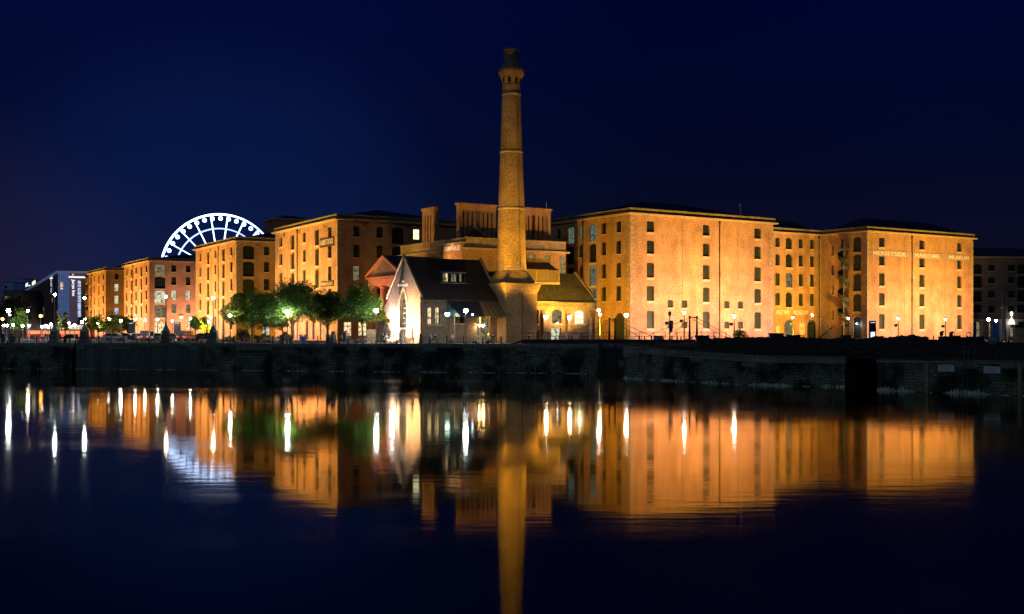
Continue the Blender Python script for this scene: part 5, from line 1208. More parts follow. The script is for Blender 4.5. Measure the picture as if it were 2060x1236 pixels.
# free standing posts at the left
for i, px in enumerate((38, 74, 110, 140, 152)):
    Y = QY(px, .2); x, y, _ = PT(px, Y); t_ = thing('bollard', ORD[i]+' from the left of the widely spaced posts at the left quay end', 'bollard', (x, y, 4.0), 0, 'widely spaced posts at the left'); place(bd, 'post', t_, (0, 0, 0)); place(bf, 'foot', t_, (0, 0, 0))
# ================================================================== bins, benches, tables, boards
def bin_(px, Y, label, w_=.35, h=1.15, m=M_IRON, rect=True):
    x, y, _ = PT(px, Y); t_ = thing('litter_bin', label, 'litter bin', (x, y, 4.01)); b = MB()
    if rect: b.box(-w_, w_, -w_, w_, 0, h-.25)
    else: b.lathe([(w_*.8, 0), (w_, .15), (w_, h-.3), (w_*.9, h-.25)], k=14)
    b.build('body', m, t_); b = MB()
    if rect: b.box(-w_-.04, w_+.04, -w_-.04, w_+.04, h-.12, h); b.box(-w_, -w_+.06, -w_, w_, h-.25, h-.12); b.box(w_-.06, w_, -w_, w_, h-.25, h-.12)
    else: b.lathe([(w_+.03, h-.25), (w_+.02, h-.12), (w_*.5, h)], k=14)
    b.build('lid', M_IRON, t_)
bin_(27.5, QY(27, 1.2), 'square dark litter bin right of the big left lamp', .42, 1.3)
bin_(6, QY(6, 1.2), 'dark rounded bin left of the big left lamp', .3, 1.5, rect=False)
bin_(131, QY(131, .8), 'narrow dark bin between the two left plinth lamps', .24, 1.1, rect=False)
bin_(568, QY(568, 1.6), 'wide round blue-grey bin left of the tall-tree lamp', .38, 1.2, mat('blue_grey', (.05, .08, .10), .5, .1), rect=False)
bin_(584.5, QY(584, 1.2), 'slim black bin right of the tall-tree lamp', .24, 1.1, rect=False)
bin_(609, QY(609, 10), 'violet blue bin standing alone on the lit paving', .45, 1.25, mat('violet', (.13, .12, .5), .5, .1))
bin_(660, QY(660, 3), 'dark bin at the foot of the third tree', .27, 1.25)
bin_(846.5, QY(846, 1.5), 'slim black bin at the corner of the pub gable', .24, 1.35, rect=False)
def picnic(px, Y, label, rz=0.0, w_=1.7):
    x, y, _ = PT(px, Y); t_ = thing('picnic_table', label, 'picnic table', (x, y, 4.01), rz, 'picnic tables outside the pub')
    b = MB()
    for k in range(5): b.box(-w_/2, w_/2, -.38+k*.155, -.25+k*.155, .74, .78)
    b.build('tabletop', M_PLANK, t_)
    for s_ in (-1, 1): b = MB(); b.box(-w_/2, w_/2, s_*.78-.13, s_*.78+.13, .44, .48); b.build('seat', M_PLANK, t_)
    for s_ in (-1, 1):
        xx = s_*w_*.33; b = MB(); b.tube([(xx, -.7, 0), (xx, -.2, .74)], .045, 4); b.tube([(xx, .7, 0), (xx, .2, .74)], .045, 4); b.box(xx-.03, xx+.03, -.88, .88, .38, .44); b.build('leg', M_PLANK, t_)
tabs = [(703, 3.5, 'picnic table under the third tree beside the chalk board'), (728, 4, 'long dark picnic table left of the gable lamp'), (783, 4.2, 'picnic table of pale-lit drinkers in front of the gable'), (871, 3, 'picnic table below the two narrow lit windows'), (906, 3.2, 'picnic table left of the canopy lamp'), (944, 3.4, 'picnic table right of the canopy lamp'), (1000, 3.2, 'picnic table right of the pub doorway'), (1030, 3.4, 'empty picnic table in front of the chimney base'), (1071, 4.2, 'picnic table right of the chimney base'), (1098, 5, 'picnic table below the first white wall lamp'), (1124, 5, 'picnic table before the pale door'), (1150, 5, 'picnic table below the second white wall lamp'), (1172, 5, 'rightmost picnic table, before the lit arched window')]
for i, (px, bk, lb) in enumerate(tabs): picnic(px, QY(px, bk), lb, R(-14+6*((i*7) % 5-2)))
def bench(px, Y, label, rz=0):
    x, y, _ = PT(px, Y); t_ = thing('bench', label, 'bench', (x, y, 4.01), rz, 'benches on the quay')
    b = MB(); b.box(-.9, .9, -.25, .25, .42, .46); b.build('seat', M_PLANK, t_)
    b = MB(); b.box(-.9, .9, .24, .28, .55, .85); b.build('backrest', M_PLANK, t_)
    for s_ in (-1, 1): b = MB(); b.box(s_*.75-.04, s_*.75+.04, -.24, .26, 0, .42); b.box(s_*.75-.03, s_*.75+.03, .24, .3, .4, .85); b.build('leg', M_IRON, t_)
bench(540, QY(540, 4), 'dark bench in front of the yellow shrub'); bench(552, QY(552, 6), 'dark bench just left of the second tree'); bench(738, QY(738, 7), 'dark bench behind the rightmost quay tree')
def aboard(px, Y, label, rz):
    x, y, _ = PT(px, Y); t_ = thing('sandwich_board', label, 'sandwich board', (x, y, 4.01), rz, 'chalk boards by the trees')
    for s_ in (-1, 1):
        b = MB(); b.loft([[(-.35, s_*.35, 0), (.35, s_*.35, 0), (.35, s_*.31, 0), (-.35, s_*.31, 0)], [(-.35, s_*.05, 1.75), (.35, s_*.05, 1.75), (.35, s_*.01, 1.75), (-.35, s_*.01, 1.75)]]); b.build('panel', mat('chalkboard', (.05, .05, .05), .6, .5, 6), t_)
        b = MB(); b.tube([(-.37, s_*.36, 0), (-.37, s_*.05, 1.8)], .03, 4); b.tube([(.37, s_*.36, 0), (.37, s_*.05, 1.8)], .03, 4); b.build('frame', M_IRON, t_)
aboard(670, QY(670, 2.6), 'large dark sandwich board right of the third tree', R(70)); aboard(696, QY(696, 3.2), 'dark sandwich board behind the seated man in pale blue', R(75))
x, y, _ = PT(748, QY(748, 10)); t_ = thing('crate_stack', 'stack of pale slatted crates behind the gable lamp', 'crates', (x, y, 4))
b = MB(); 
for k in range(5): b.box(-.7, .7, -.4, .4, k*.42+.02, k*.42+.36)
b.build('crate', mat('pale_wood', (.42, .32, .18), .8, .2), t_)

# ================================================================== people
SKIN = mat('skin', (.68, .44, .33), .6, .08); HAIR = mat('brown_hair', (.06, .035, .02), .8, .2); HAIRL = mat('fair_hair', (.34, .24, .12), .8, .2)
CL = {n: mat('cloth_'+n, c, .85, .15, 5) for n, c in (('white', (.8, .78, .76)), ('pale_blue', (.42, .50, .62)), ('pink', (.72, .42, .42)), ('tan', (.52, .38, .20)), ('dark', (.03, .03, .035)), ('navy', (.03, .05, .12)), ('red', (.5, .08, .04)), ('grey', (.18, .18, .19)), ('jeans', (.05, .07, .12)))}
def body_mesh(seated):
    vs, es, rs = [], [], []
    def add(p, r, par=None):
        vs.append(p); rs.append(r); i = len(vs)-1
        if par is not None: es.append((par, i))
        return i
    hp = .50 if seated else .92
    pel = add((0, 0, hp), .15); wa = add((0, .0, hp+.2), .125, pel); chs = add((0, .02 if not seated else .05, hp+.42), .15, wa); nk = add((0, .03+(.05 if seated else 0), hp+.57), .055, chs)
    hd0 = add((0, .05+(.05 if seated else 0), hp+.66), .075, nk); hd1 = add((0, .06+(.05 if seated else 0), hp+.76), .095, hd0); add((0, .05+(.05 if seated else 0), hp+.83), .07, hd1)
    add((0, .165+(.05 if seated else 0), hp+.73), .018, hd1)                                  # nose
    for s_ in (-1, 1):
        add((s_*.10, .05+(.05 if seated else 0), hp+.74), .02, hd1)                            # ears
        sh = add((s_*.18, .02, hp+.50), .065, chs)
        if seated: elb = add((s_*.24, .16, hp+.30), .042, sh); wr = add((s_*.13, .40, hp+.33), .028, elb)
        else: elb = add((s_*.25, -.02, hp+.22), .042, sh); wr = add((s_*.25, .06, hp-.02), .028, elb)
        d = (Vector(vs[wr])-Vector(vs[elb])).normalized(); sd = d.cross(Vector((0, 0, 1) if seated else (0, 1, 0))).normalized()
        pm = add(tuple(Vector(vs[wr])+d*.06), .035, wr)
        for k in range(4): 
            f1 = add(tuple(Vector(vs[pm])+d*.05+sd*(k-1.5)*.02), .010, pm); add(tuple(Vector(vs[pm])+d*(.08+.01*(k in (1, 2)))+sd*(k-1.5)*.022+Vector((0, 0, -.015))), .008, f1)
        add(tuple(Vector(vs[wr])+d*.05+sd*.05*s_), .010, wr)
        th = add((s_*.10, .03 if seated else 0, hp-.02), .095, pel)
        if seated: kn = add((s_*.14, .45, hp-.02), .062, th); an = add((s_*.13, .42, .10), .042, kn)
        else: kn = add((s_*.11, .03, .48), .06, th); an = add((s_*.12, -.01, .09), .042, kn)
        add((vs[an][0], vs[an][1]+.15, .04), .035, an)
    me = bpy.data.meshes.new('sk'); me.from_pydata(vs, es, []); ob = bpy.data.objects.new('sk', me); COL.objects.link(ob)
    md = ob.modifiers.new('s', 'SKIN'); ob.modifiers.new('u', 'SUBSURF').levels = 1
    me.skin_vertices[0].data[0].use_root = True
    for i, r_ in enumerate(rs): me.skin_vertices[0].data[i].radius = (r_, r_)
    out = bpy.data.meshes.new_from_object(ob.evaluated_get(bpy.context.evaluated_depsgraph_get())); bpy.data.objects.remove(ob); return out, hp
BM = {k: body_mesh(k) for k in (True, False)}
def person(px, Y, label, top, rz, seated=True, legs='jeans', hair=HAIR, zb=4.0, sc=1.08):
    src, hp = BM[seated]; me = src.copy(); me.name = 'body'; me.materials.clear()
    for m in (SKIN, CL[top], CL[legs]): me.materials.append(m)
    for p in me.polygons:
        c = p.center; p.use_smooth = True
        if c.z > hp+.56: k = 0
        elif abs(c.x) > .19 and c.z < hp+.36 and not seated: k = 0 if c.z < hp+.2 else 1
        elif seated and c.y > .2 and c.z > hp+.15: k = 0
        elif c.z < hp+.06: k = 2
        else: k = 1
        p.material_index = k
    x, y, _ = PT(px, Y); t_ = thing('person', label, 'person', (x, y, zb), rz, 'people sitting outside the pub' if seated else None); t_.scale = (sc, sc, sc)
    b_ = bpy.data.objects.new('body', me); COL.objects.link(b_); b_.parent = t_
    b = MB(); dy = .05 if seated else 0; b.ball((0, .035+dy, hp+.80), .112, 10, 6, .95); b.v = [v if v[2] > hp+.74 or v[1] < .04+dy else (v[0], min(v[1], .05+dy), v[2]) for v in b.v]; b.build('hair', hair, t_, smooth=True)
PP = [(688.5, 3.2, 'person in a pale blue shirt bent over a table beside the chalk board', 'pale_blue', 80, HAIR), (703, 4.4, 'person in dark clothes under the third tree, facing left', 'dark', 60, HAIR),
      (770, 4.6, 'dark dressed drinker at the left end of the table before the gable', 'dark', -20, HAIRL), (778, 4.9, 'brightly lit drinker in white, second from left before the gable', 'white', 10, HAIRL), (788, 4.9, 'brightly lit drinker in pink white, third from left before the gable', 'pink', -10, HAIRL), (801, 4.4, 'brightly lit drinker in white nearest the gable door', 'white', 60, HAIRL),
      (866.5, 3.9, 'person in a white top below the left narrow lit window', 'white', 170, HAIRL), (875.5, 3.9, 'person in a black top below the right narrow lit window', 'dark', 190, HAIRL), (911, 4.1, 'person in a pink and blue shirt by the left canopy post', 'pink', 150, HAIR),
      (981, 2.9, 'person in a tan jacket at the left of the table by the doorway', 'tan', -80, HAIR), (991.5, 3.9, 'person in a black top behind the table by the doorway', 'dark', 180, HAIR),
      (1063, 4.2, 'person in navy at the table right of the chimney base', 'navy', -70, HAIR), (1069, 4.9, 'person in tan facing navy sitter right of the chimney base', 'tan', 170, HAIR), (1094.5, 5.8, 'person in pink under the first white wall lamp', 'pink', 180, HAIRL), (1103, 5.8, 'person in tan right of the first white wall lamp', 'tan', 160, HAIR),
      (1126, 5.9, 'fair haired person in front of the pale door', 'pink', 190, HAIRL), (1143, 5.0, 'person in tan left of the second white wall lamp', 'tan', -60, HAIRL), (1152, 5.9, 'person in dark grey below the second white wall lamp', 'grey', 175, HAIR), (1156.5, 5.8, 'person in white right of the second white wall lamp', 'white', 185, HAIR), (1171, 4.4, 'person in a red top at the rightmost table', 'red', 50, HAIR)]
for px, bk, lb, top, rz, hr in PP: person(px, QY(px, bk), lb, top, R(rz), hair=hr)
person(1346, 161, 'person standing on the footbridge, a dark figure beside the lantern post', 'dark', R(80), False) if False else None
person(415, QY(415, 26), 'distant person in dark clothes left of the dark shrub', 'dark', R(20), False)
person(497, QY(497, 22), 'distant person in navy under the first quay tree', 'navy', R(160), False)
# ================================================================== cars and buses at the left
M_TYRE = mat('tyre', (.015, .015, .015), .9, .1); M_RED = emis('tail_red', (1, .05, .02), 5); M_HEAD = emis('head_white', (1, .95, .85), 10)
def car(px, Y, label, paint, rz=0, braking=False, van=False):
    x, y, _ = PT(px, Y); t_ = thing('parked_car', label, 'car', (x, y, 4), rz, 'cars parked beyond the railings')
    W_ = .85; H_ = 1.95 if van else 1.45
    prof = [(-2.1, .35), (-2.15, .75), (-1.95, .95), (-1.75, H_-.08), (-1.2, H_), (.6, H_), (1.25, 1.0), (2.05, .85), (2.15, .6), (2.1, .35)] if not van else [(-2.2, .35), (-2.25, 1.0), (-2.2, H_-.05), (-1.9, H_), (1.2, H_), (1.75, 1.15), (2.25, .95), (2.3, .35)]
    b = MB(); b.loft([[(px_, y_, z_*k if z_ > 1 else z_) for px_, z_ in prof] for y_, k in ((-W_, .97), (-W_*.94, 1), (W_*.94, 1), (W_, .97))]); b.build('body', paint, t_)
    b = MB()
    for s_ in (-1, 1):
        for a, c in ((-1.6, -.5), (-.42, .75)): b.face([(a, s_*(W_+.012), .98), (c, s_*(W_+.012), .98), (c-(.3 if c > 0 else 0), s_*(W_+.012), H_-.12), (a+(.15 if a < -1 else 0), s_*(W_+.012), H_-.12)])
    b.build('window', M_GLASS, t_)
    for wx in (-1.3, 1.35):
        for s_ in (-1, 1):
            b = MB(); b.tube([(wx, s_*(W_-.15), .31), (wx, s_*(W_+.03), .31)], .31, 14); w_ = b.build('wheel', M_TYRE, t_); b = MB(); b.tube([(wx, s_*(W_+.0), .31), (wx, s_*(W_+.045), .31)], .17, 8); b.build('rim', M_FRAMEW, w_)
    for s_ in (-1, 1):
        b = MB(); b.box(-2.2 if not van else -2.29, -2.08, s_*.6-.14, s_*.6+.14, .72, .9); b.build('taillight', M_RED if braking else mat('dull_red', (.25, .02, .02), .4, 0), t_)
        b = MB(); b.box(2.06, 2.17 if not van else 2.32, s_*.6-.14, s_*.6+.14, .62, .78); b.build('headlight', M_FRAMEW, t_)
pts_ = {'silver': mat('silver_paint', (.5, .5, .52), .3, .05, metal=.4), 'white': mat('white_car', (.7, .7, .7), .35, .05), 'dark': mat('dark_paint', (.03, .035, .05), .3, .05), 'blue': mat('blue_paint', (.05, .10, .2), .3, .05), 'grey': mat('grey_paint', (.2, .2, .22), .35, .05)}
for px, Y, lb, c, rz, br, vn in ((250, 222, 'dark hatchback left of the blue kiosk', 'dark', 10, 0, 0), (282, 226, 'white car nearest the lantern left of the plinth mast', 'white', 8, 0, 0), (298, 222, 'white van with a lit red tail light', 'white', 90, 1, 1), (317, 224, 'blue car left of the tall plinth mast', 'blue', 5, 0, 0), (345, 224, 'grey car right of the tall plinth mast', 'grey', 5, 0, 0), (374, 216, 'big silver van with a red brake light beyond the railings', 'silver', 80, 1, 1), (408, 222, 'dark car braking left of the fourth plinth mast', 'dark', 175, 1, 0), (232, 220, 'silver car at the left end of the parked row', 'silver', 5, 0, 0)):
    car(px, Y, lb, pts_[c], R(rz), bool(br), bool(vn))
def bus(px, Y, label, L_=9):
    x, y, _ = PT(px, Y); t_ = thing('bus', label, 'bus', (x, y, 4), 0, 'low red lit vehicles before the hotel')
    b = MB(); b.box(-L_/2, L_/2, -1.2, 1.2, .35, 2.3); b.build('body', mat('bus_red', (.4, .03, .02), .4, .1), t_)
    b = MB(); b.box(-L_/2+.2, L_/2-.2, -1.23, -1.205, 1.2, 2.0); b.build('windows', mat('bus_glass', (.1, .05, .04), .3, .1, emit=(1, .35, .15), es=.8), t_)
    for s_ in (-1, 1):
        for k in range(2): b = MB(); b.box(s_*(L_/2-.5)-.3, s_*(L_/2-.5)+.3, -1.24, -1.205, .7+k*.28, .86+k*.28); b.build('light', M_RED, t_)
    for wx in (-L_/2+1.3, L_/2-1.3): b = MB(); b.tube([(wx, -1.22, .42), (wx, -.9, .42)], .42, 12); b.build('wheel', M_TYRE, t_)
bus(97, 262, 'low red vehicle left of the first plinth lamp', 9); bus(127, 262, 'red vehicle between the first plinth lamp and the hotel sign', 9.5); bus(156, 262, 'red vehicle left of the second plinth lamp', 7)
# information kiosks
def kiosk(px, Y, h, w_, label, lit, base=4.0, screen=(.3, .62)):
    x, y, _ = PT(px, Y); t_ = thing('information_kiosk', label, 'kiosk', (x, y, base)); b = MB(); b.box(-w_/2, w_/2, -.2, .2, 0, h); b.build('body', M_IRON, t_)
    b = MB(); b.box(-w_/2-.04, w_/2+.04, -.25, .25, h, h+.12); b.build('cap', M_IRON, t_)
    b = MB(); b.box(-w_*.32, w_*.32, -.215, -.2, h*screen[0]-.3, h*screen[1]-.3); b.build('screen', lit, t_)
    b = MB(); b.box(-w_*.35, w_*.35, -.23, -.2, h-.2, h-.08); b.build('top_light', emis('kiosk_top', (.5, .65, 1), .9), t_)
kiosk(1755, 175, 3.4, 1.0, 'black kiosk with a glowing pale blue screen before the museum block corner', emis('screen_blue', (.5, .72, 1), 1.6), base=3.85, screen=(.35, .62))
kiosk(264.5, 232, 3.6, 1.2, 'dark blue kiosk with a bright foot panel among the far lamps', emis('screen_white', (.85, .9, 1), 2.2), screen=(.08, .25))
kiosk(356.5, 232, 3.6, 1.3, 'grey kiosk with a bright white foot panel before the pink wall', emis('screen_white', (.85, .9, 1), 2.2), screen=(.08, .32))

# ================================================================== footbridge with two portals and stays
bz = 4.35
x0, y0 = PT(1050, QY(1050, .9))[:2]; x1, y1 = PT(1460, 151)[:2]
LB_ = math.hypot(x1-x0, y1-y0); ang = math.atan2(y1-y0, x1-x0)
BR = thing('footbridge', 'dark iron swing footbridge with two stayed portals crossing the lock', 'footbridge', (x0, y0, 4.0), ang); dB = Vector((math.cos(ang), math.sin(ang)))
def bx(px, off=0):      # distance along the bridge where a sight line crosses it
    r_ = rx(px); X = x0-off*dB.y; Yy = y0+off*dB.x; return (r_*Yy-X)/(dB.x-r_*dB.y)
b = MB(); b.box(0, LB_, 0, 2.2, .28, .55); b.box(0, LB_, -.08, 0, .05, .62); b.box(0, LB_, 2.2, 2.28, .05, .62)
b.loft([[(-1.4, 0, 0), (-1.4, 2.2, 0), (-1.4, 2.2, .05), (-1.4, 0, .05)], [(0, 0, .25), (0, 2.2, .25), (0, 2.2, .55), (0, 0, .55)]]); b.build('deck', M_TIMB, BR)
for side, yy in (('near', -.03), ('far', 2.23)):
    b = MB()
    for z in (1.05, 1.55): b.tube([(0, yy, z), (LB_, yy, z)], .02, 4)
    b.build('handrail', M_IRON, BR)
    n = int(LB_/1.6)
    for i in range(n+1): b = MB(); x = LB_*i/n; b.box(x-.03, x+.03, yy-.03, yy+.03, .5, 1.65+(.0 if i % 3 else .2)); b.build('stanchion', M_IRON, BR)
for nm, pa, pb, py in (('left', 1226, 1237, 642.5), ('right', 1387.5, 1402, 638.5)):
    ua, ub = bx(pa, 0), bx(pb, 2.2); um = (ua+ub)/2; Yp = y0+dB.y*um; zt = ZH(py, Yp)-4; b = MB()
    for u, yy in ((ua, -.1), (ub, 2.3)):
        b.tube([(u, yy, .1), (u, yy, zt)], .17 if nm == 'left' else .19, 8, r2=.09); b.ball((u, yy, zt+.06), .15, 8, 6)
    b.tube([(ua, -.1, zt), (ub, 2.3, zt)], .09, 6); b.build('portal', M_IRON, BR)
    ends = ((1112, 1160), (1288, 1310)) if nm == 'left' else ((1300, 1330), (1458, 1470))
    for k, (u, yy) in enumerate(((ua, -.1), (ub, 2.3))):
        for e in ends:
            pe = e[k]; ue = bx(pe, 0); c = MB(); c.tube([(u, yy, zt-.05), (ue, yy, 1.0)], .033, 4); c.build('stay', M_IRON, BR)
        c = MB(); ue = bx((ends[0][0]+pa)/2, 0); c.tube([(u, yy, zt-.2), (ue, yy, .6)], .025, 4); c.build('stay', M_IRON, BR)
# shed box at the right end of the bridge
def blockbox(px0, px1, py, Y, zb, label, m=M_TIMB, name='site_box', cat='box', sl=0.1):
    x0_, x1_ = rx(px0)*Y, rx(px1)*Y; h = ZH(py, Y)-zb; t_ = thing(name, label, cat, (x0_, Y, zb)); w_ = x1_-x0_
    b = MB(); b.loft([[(0, 0, 0), (w_, 0, 0), (w_, 1.2, 0), (0, 1.2, 0)], [(0, 0, h*.92), (w_-sl, 0, h*.92), (w_-sl, 1.2, h*.92), (0, 1.2, h*.92)]]); b.build('body', m, t_)
    b = MB(); b.box(-.05, w_-sl+.05, -.05, 1.25, h*.92, h); b.build('lid', m, t_); return t_
blockbox(1402, 1428, 675, 137, 3.4, 'dark sloping box at the foot of the right bridge portal')
blockbox(1551, 1578, 670.5, 134, 3.4, 'tall dark box on the rubble in front of the left arched door')
blockbox(1588, 1611, 674, 133, 3.4, 'lower dark box on the rubble right of the taller one')
blockbox(1695, 1712, 674.5, 150, 3.4, 'square black skip at the foot of the spiral chute', sl=.0)

# ================================================================== rubble ground at the right
M_RUB = mat('dark_rubble', (.022, .022, .020), .95, .5, .7, var2=.5, scale2=5, bump=.6)
tops = [(1270, 694), (1320, 692), (1400, 690), (1425, 684), (1470, 683), (1500, 682), (1545, 681), (1600, 681), (1640, 684), (1665, 686), (1690, 683), (1712, 684), (1728, 687), (1745, 683), (1765, 680), (1790, 682), (1815, 679), (1838, 678), (1855, 681), (1870, 686), (1890, 688), (1930, 689), (1960, 692), (2010, 693), (2070, 693), (2200, 693)]
def top_at(px):
    for (a, za), (b_, zb_) in zip(tops[:-1], tops[1:]):
        if a <= px <= b_: return za+(zb_-za)*(px-a)/(b_-a)
    return tops[0][1] if px < tops[0][0] else tops[-1][1]
def edgeY(px):
    for (a, ya), (b_, yb) in zip(((1255, 138), (1520, 120), (1690, 116.5), (1766, 112), (2056, 100.2))[:-1], ((1520, 120), (1690, 116.5), (1766, 112), (2056, 100.2), (2300, 92))):
        if a <= px <= b_: return ya+(yb-ya)*(px-a)/(b_-a)
    return 138
vs, fs = [], []; pxs = [1262+k*4 for k in range(int((2180-1262)/4)+1)]; NR = 14
rn = random.Random(21)
for i, px in enumerate(pxs):
    e = edgeY(px)+1.2; far_ = 152 if px < 1600 else 150
    for j in range(NR+1):
        f_ = j/NR; Y = e+(far_-e)*f_; ridgeY = e+(far_-e)*.5; zc_ = ZH(top_at(px), ridgeY)
        bump_ = max(0, 1-abs(f_-.5)/.48)**.7; zb_ = 3.2+.75*f_
        z = zb_+(zc_-zb_)*bump_ + (rn.uniform(-.14, .14) if 0 < j < NR else -.25)
        if j in (0, NR): z = zb_-.3
        vs.append((rx(px)*Y, Y, z))
for i in range(len(pxs)-1):
    for j in range(NR): a = i*(NR+1)+j; fs.append((a, a+NR+1, a+NR+2, a+1))
me = bpy.data.meshes.new('rubble_bank'); me.from_pydata(vs, [], fs); me.materials.append(M_RUB); o_ = bpy.data.objects.new('rubble_bank', me); COL.objects.link(o_); tag(o_, None, None, kind='structure')
mb = MB()
for k in range(2600):
    px = rn.uniform(1400, 2080); e = edgeY(px)+1.5; f_ = rn.uniform(.05, .75); Y = e+(150-e)*f_; ridgeY = e+(150-e)*.5; bump_ = max(0, 1-abs(f_-.5)/.48)**.7
    zc_ = ZH(top_at(px), ridgeY); z = 3.2+.75*f_+(zc_-3.2-.75*f_)*bump_; s_ = rn.uniform(.08, .36)*(1.4 if rn.random() < .08 else 1); x = rx(px)*Y
    q = []
    for c in ((-1,-1,-1),(1,-1,-1),(1,1,-1),(-1,1,-1),(-1,-1,1),(1,-1,1),(1,1,1),(-1,1,1)): q.append((x+c[0]*s_*rn.uniform(.5, 1.1), Y+c[1]*s_*rn.uniform(.5, 1.1), z+.02+c[2]*s_*rn.uniform(.35, .8)))
    n = len(mb.v); mb.v += q
    for f in ((0,3,2,1),(4,5,6,7),(0,1,5,4),(1,2,6,5),(2,3,7,6),(3,0,4,7)): mb.f.append(tuple(n+i for i in f)); mb.mi.append(0)
tag(mb.build('rubble', mat('broken_stone', (.040, .040, .038), .9, .5, 1.2)), 'loose broken stone heaped on the dark ground at right', 'rubble', kind='stuff')
# a few long timbers sticking out of the heap
for i, (pa, ya, pb, yb, lb) in enumerate(((1820, 681, 1845, 675, 'dark timber poking up from the top of the heap'), (1834, 674, 1866, 684, 'long dark timber sloping down the right side of the heap'), (1790, 683, 1822, 677, 'dark plank lying up the left side of the heap'))):
    Y = 131; p, q = (rx(pa)*Y, Y, ZH(ya, Y)), (rx(pb)*Y, Y+1, ZH(yb, Y)); t_ = thing('timber', lb, 'timber', p); b = MB(); b.tube([(0, 0, -.1), (q[0]-p[0], 1, q[2]-p[2])], .17, 4); b.build('beam', M_TIMB, t_)
# grass on the rough wall tops
mb = MB()
for k in range(5200):
    px = rn.uniform(1262, 1560) if k % 3 else rn.uniform(1770, 2060); e = edgeY(px)+.9; Y = e+rn.random()**1.5*9; f_ = (Y-e)/(150-e); x = rx(px)*Y
    ridgeY = e+(150-e)*.5; zc_ = ZH(top_at(px), ridgeY); bump_ = max(0, 1-abs(f_-.5)/.48)**.7; z = 3.15+.75*f_+(zc_-3.2-.75*f_)*bump_*.8-.1
    if px < 1520: z = max(z, 3.9-.8*(px-1255)/265)
    h = rn.uniform(.12, .5); w_ = .03; a = rn.uniform(0, 3.1); dx, dy = math.cos(a)*w_, math.sin(a)*w_
    mb.face([(x-dx, Y-dy, z-.1), (x+dx, Y+dy, z-.1), (x+rn.uniform(-.12, .12), Y+rn.uniform(-.1, .1), z+h)])
tag(mb.build('wall_top_grass', leafmat('dry_grass', (.06, .075, .025), .2)), 'rough grass growing along the wall tops', 'grass', kind='stuff')

# ================================================================== things among the rubble at right
Y = 132; x, y, _ = PT(1999, 118, 0); t_ = thing('mooring_buoy', 'big round dark buoy standing in front of the shopfronts', 'buoy', (x, 118, ZH(690.5, 118)+.15))
b = MB(); b.ball((0, 0, .15), .56, 20, 14); b.build('shell', mat('buoy_grey', (.16, .24, .24), .6, .2, 2), t_, smooth=True)
b = MB(); b.tube([(0, 0, -.95), (0, 0, -.4)], .05, 6); b.build('stem', M_IRON, t_)
# signs and ladder on the nearest wall
nd = Vector((n1[0]-n0[0], n1[1]-n0[1], 0)).normalized(); nang = math.atan2(nd.y, nd.x)
def nwall(px): r_ = rx(px); return (r_*n0[1]-n0[0])/(nd.x-r_*nd.y)
M_SG = mat('notice_white', (.78, .82, .86), .5, .04); M_NAVY = mat('sign_navy', (.02, .04, .16), .6, 0)
SGY = {}
for px0, px1, py, lb in ((1888.5, 1920.5, 741, 'left white notice with dark blue writing on the nearest wall'), (1980, 2013, 744.5, 'right white notice with dark blue writing on the nearest wall')):
    u0, u1 = nwall(px0), nwall(px1); um = (u0+u1)/2; px_, py_ = n0[0]+nd.x*um, n0[1]+nd.y*um; z = ZH(py, py_)
    t_ = thing('notice', lb, 'sign', (px_+nd.y*.1, py_-nd.x*.1, z), nang, 'white notices on the nearest wall'); w_ = u1-u0
    b = MB(); b.box(-w_/2, w_/2, -.03, .03, -.30, .30); b.build('board', M_SG, t_)
    for s_, zz, ww in (('MUSEUM BOATS ONLY', .15, .84), ('No access to', 0.0, .42), ('Maritime Museum', -.14, .62)): text(s_, 'lettering', t_, (0, -.04, zz), (R(90), 0, 0), .085, M_NAVY, w_*ww, depth=.01)
    SGY[px0] = t_
u = nwall(1943); t_ = thing('ladder', 'thin iron ladder fixed to the nearest wall between the notices', 'ladder', (n0[0]+nd.x*u+nd.y*.14, n0[1]+nd.y*u-nd.x*.14, -.2), nang)
b = MB(); b.tube([(-.2, 0, 0), (-.2, 0, 3.3)], .025, 4); b.tube([(.2, 0, 0), (.2, 0, 3.3)], .025, 4); b.build('rail', M_IRONG, t_)
for k in range(10): b = MB(); b.tube([(-.2, 0, .3+k*.3), (.2, 0, .3+k*.3)], .018, 4); b.build('rung', M_IRONG, t_)
t_ = thing('handrail_frame', 'pale tubular frame at the head of the ladder', 'handrail', (n0[0]+nd.x*u-nd.y*.5, n0[1]+nd.y*u+nd.x*.5, 3.05), nang)
b = MB(); z = 1.25
for xa in (-.75, -.3, .6): b.tube([(xa, 0, 0), (xa, 0, z)], .025, 4); b.tube([(xa, .8, 0), (xa, .8, z)], .025, 4)
for zz in (z, z*.5): b.tube([(-.75, 0, zz), (.6, 0, zz), (.6, .8, zz), (-.75, .8, zz), (-.75, 0, zz)], .025, 4)
b.build('frame', M_IRONG, t_)
# timber fenders on the near wall
for px, lb in ((1867, 'tall timber fender left of the notices'), (2054, 'tall timber fender at the right edge of the view')):
    u = nwall(px); t_ = thing('timber_fender', lb, 'fender', (n0[0]+nd.x*u+nd.y*.2, n0[1]+nd.y*u-nd.x*.2, -.5), nang); b = MB(); b.box(-.15, .15, -.15, .15, 0, 3.45); b.build('post', M_PLANK, t_); b = MB(); b.box(-.2, .2, -.18, .18, 3.45, 3.55); b.build('cap', M_IRON, t_)
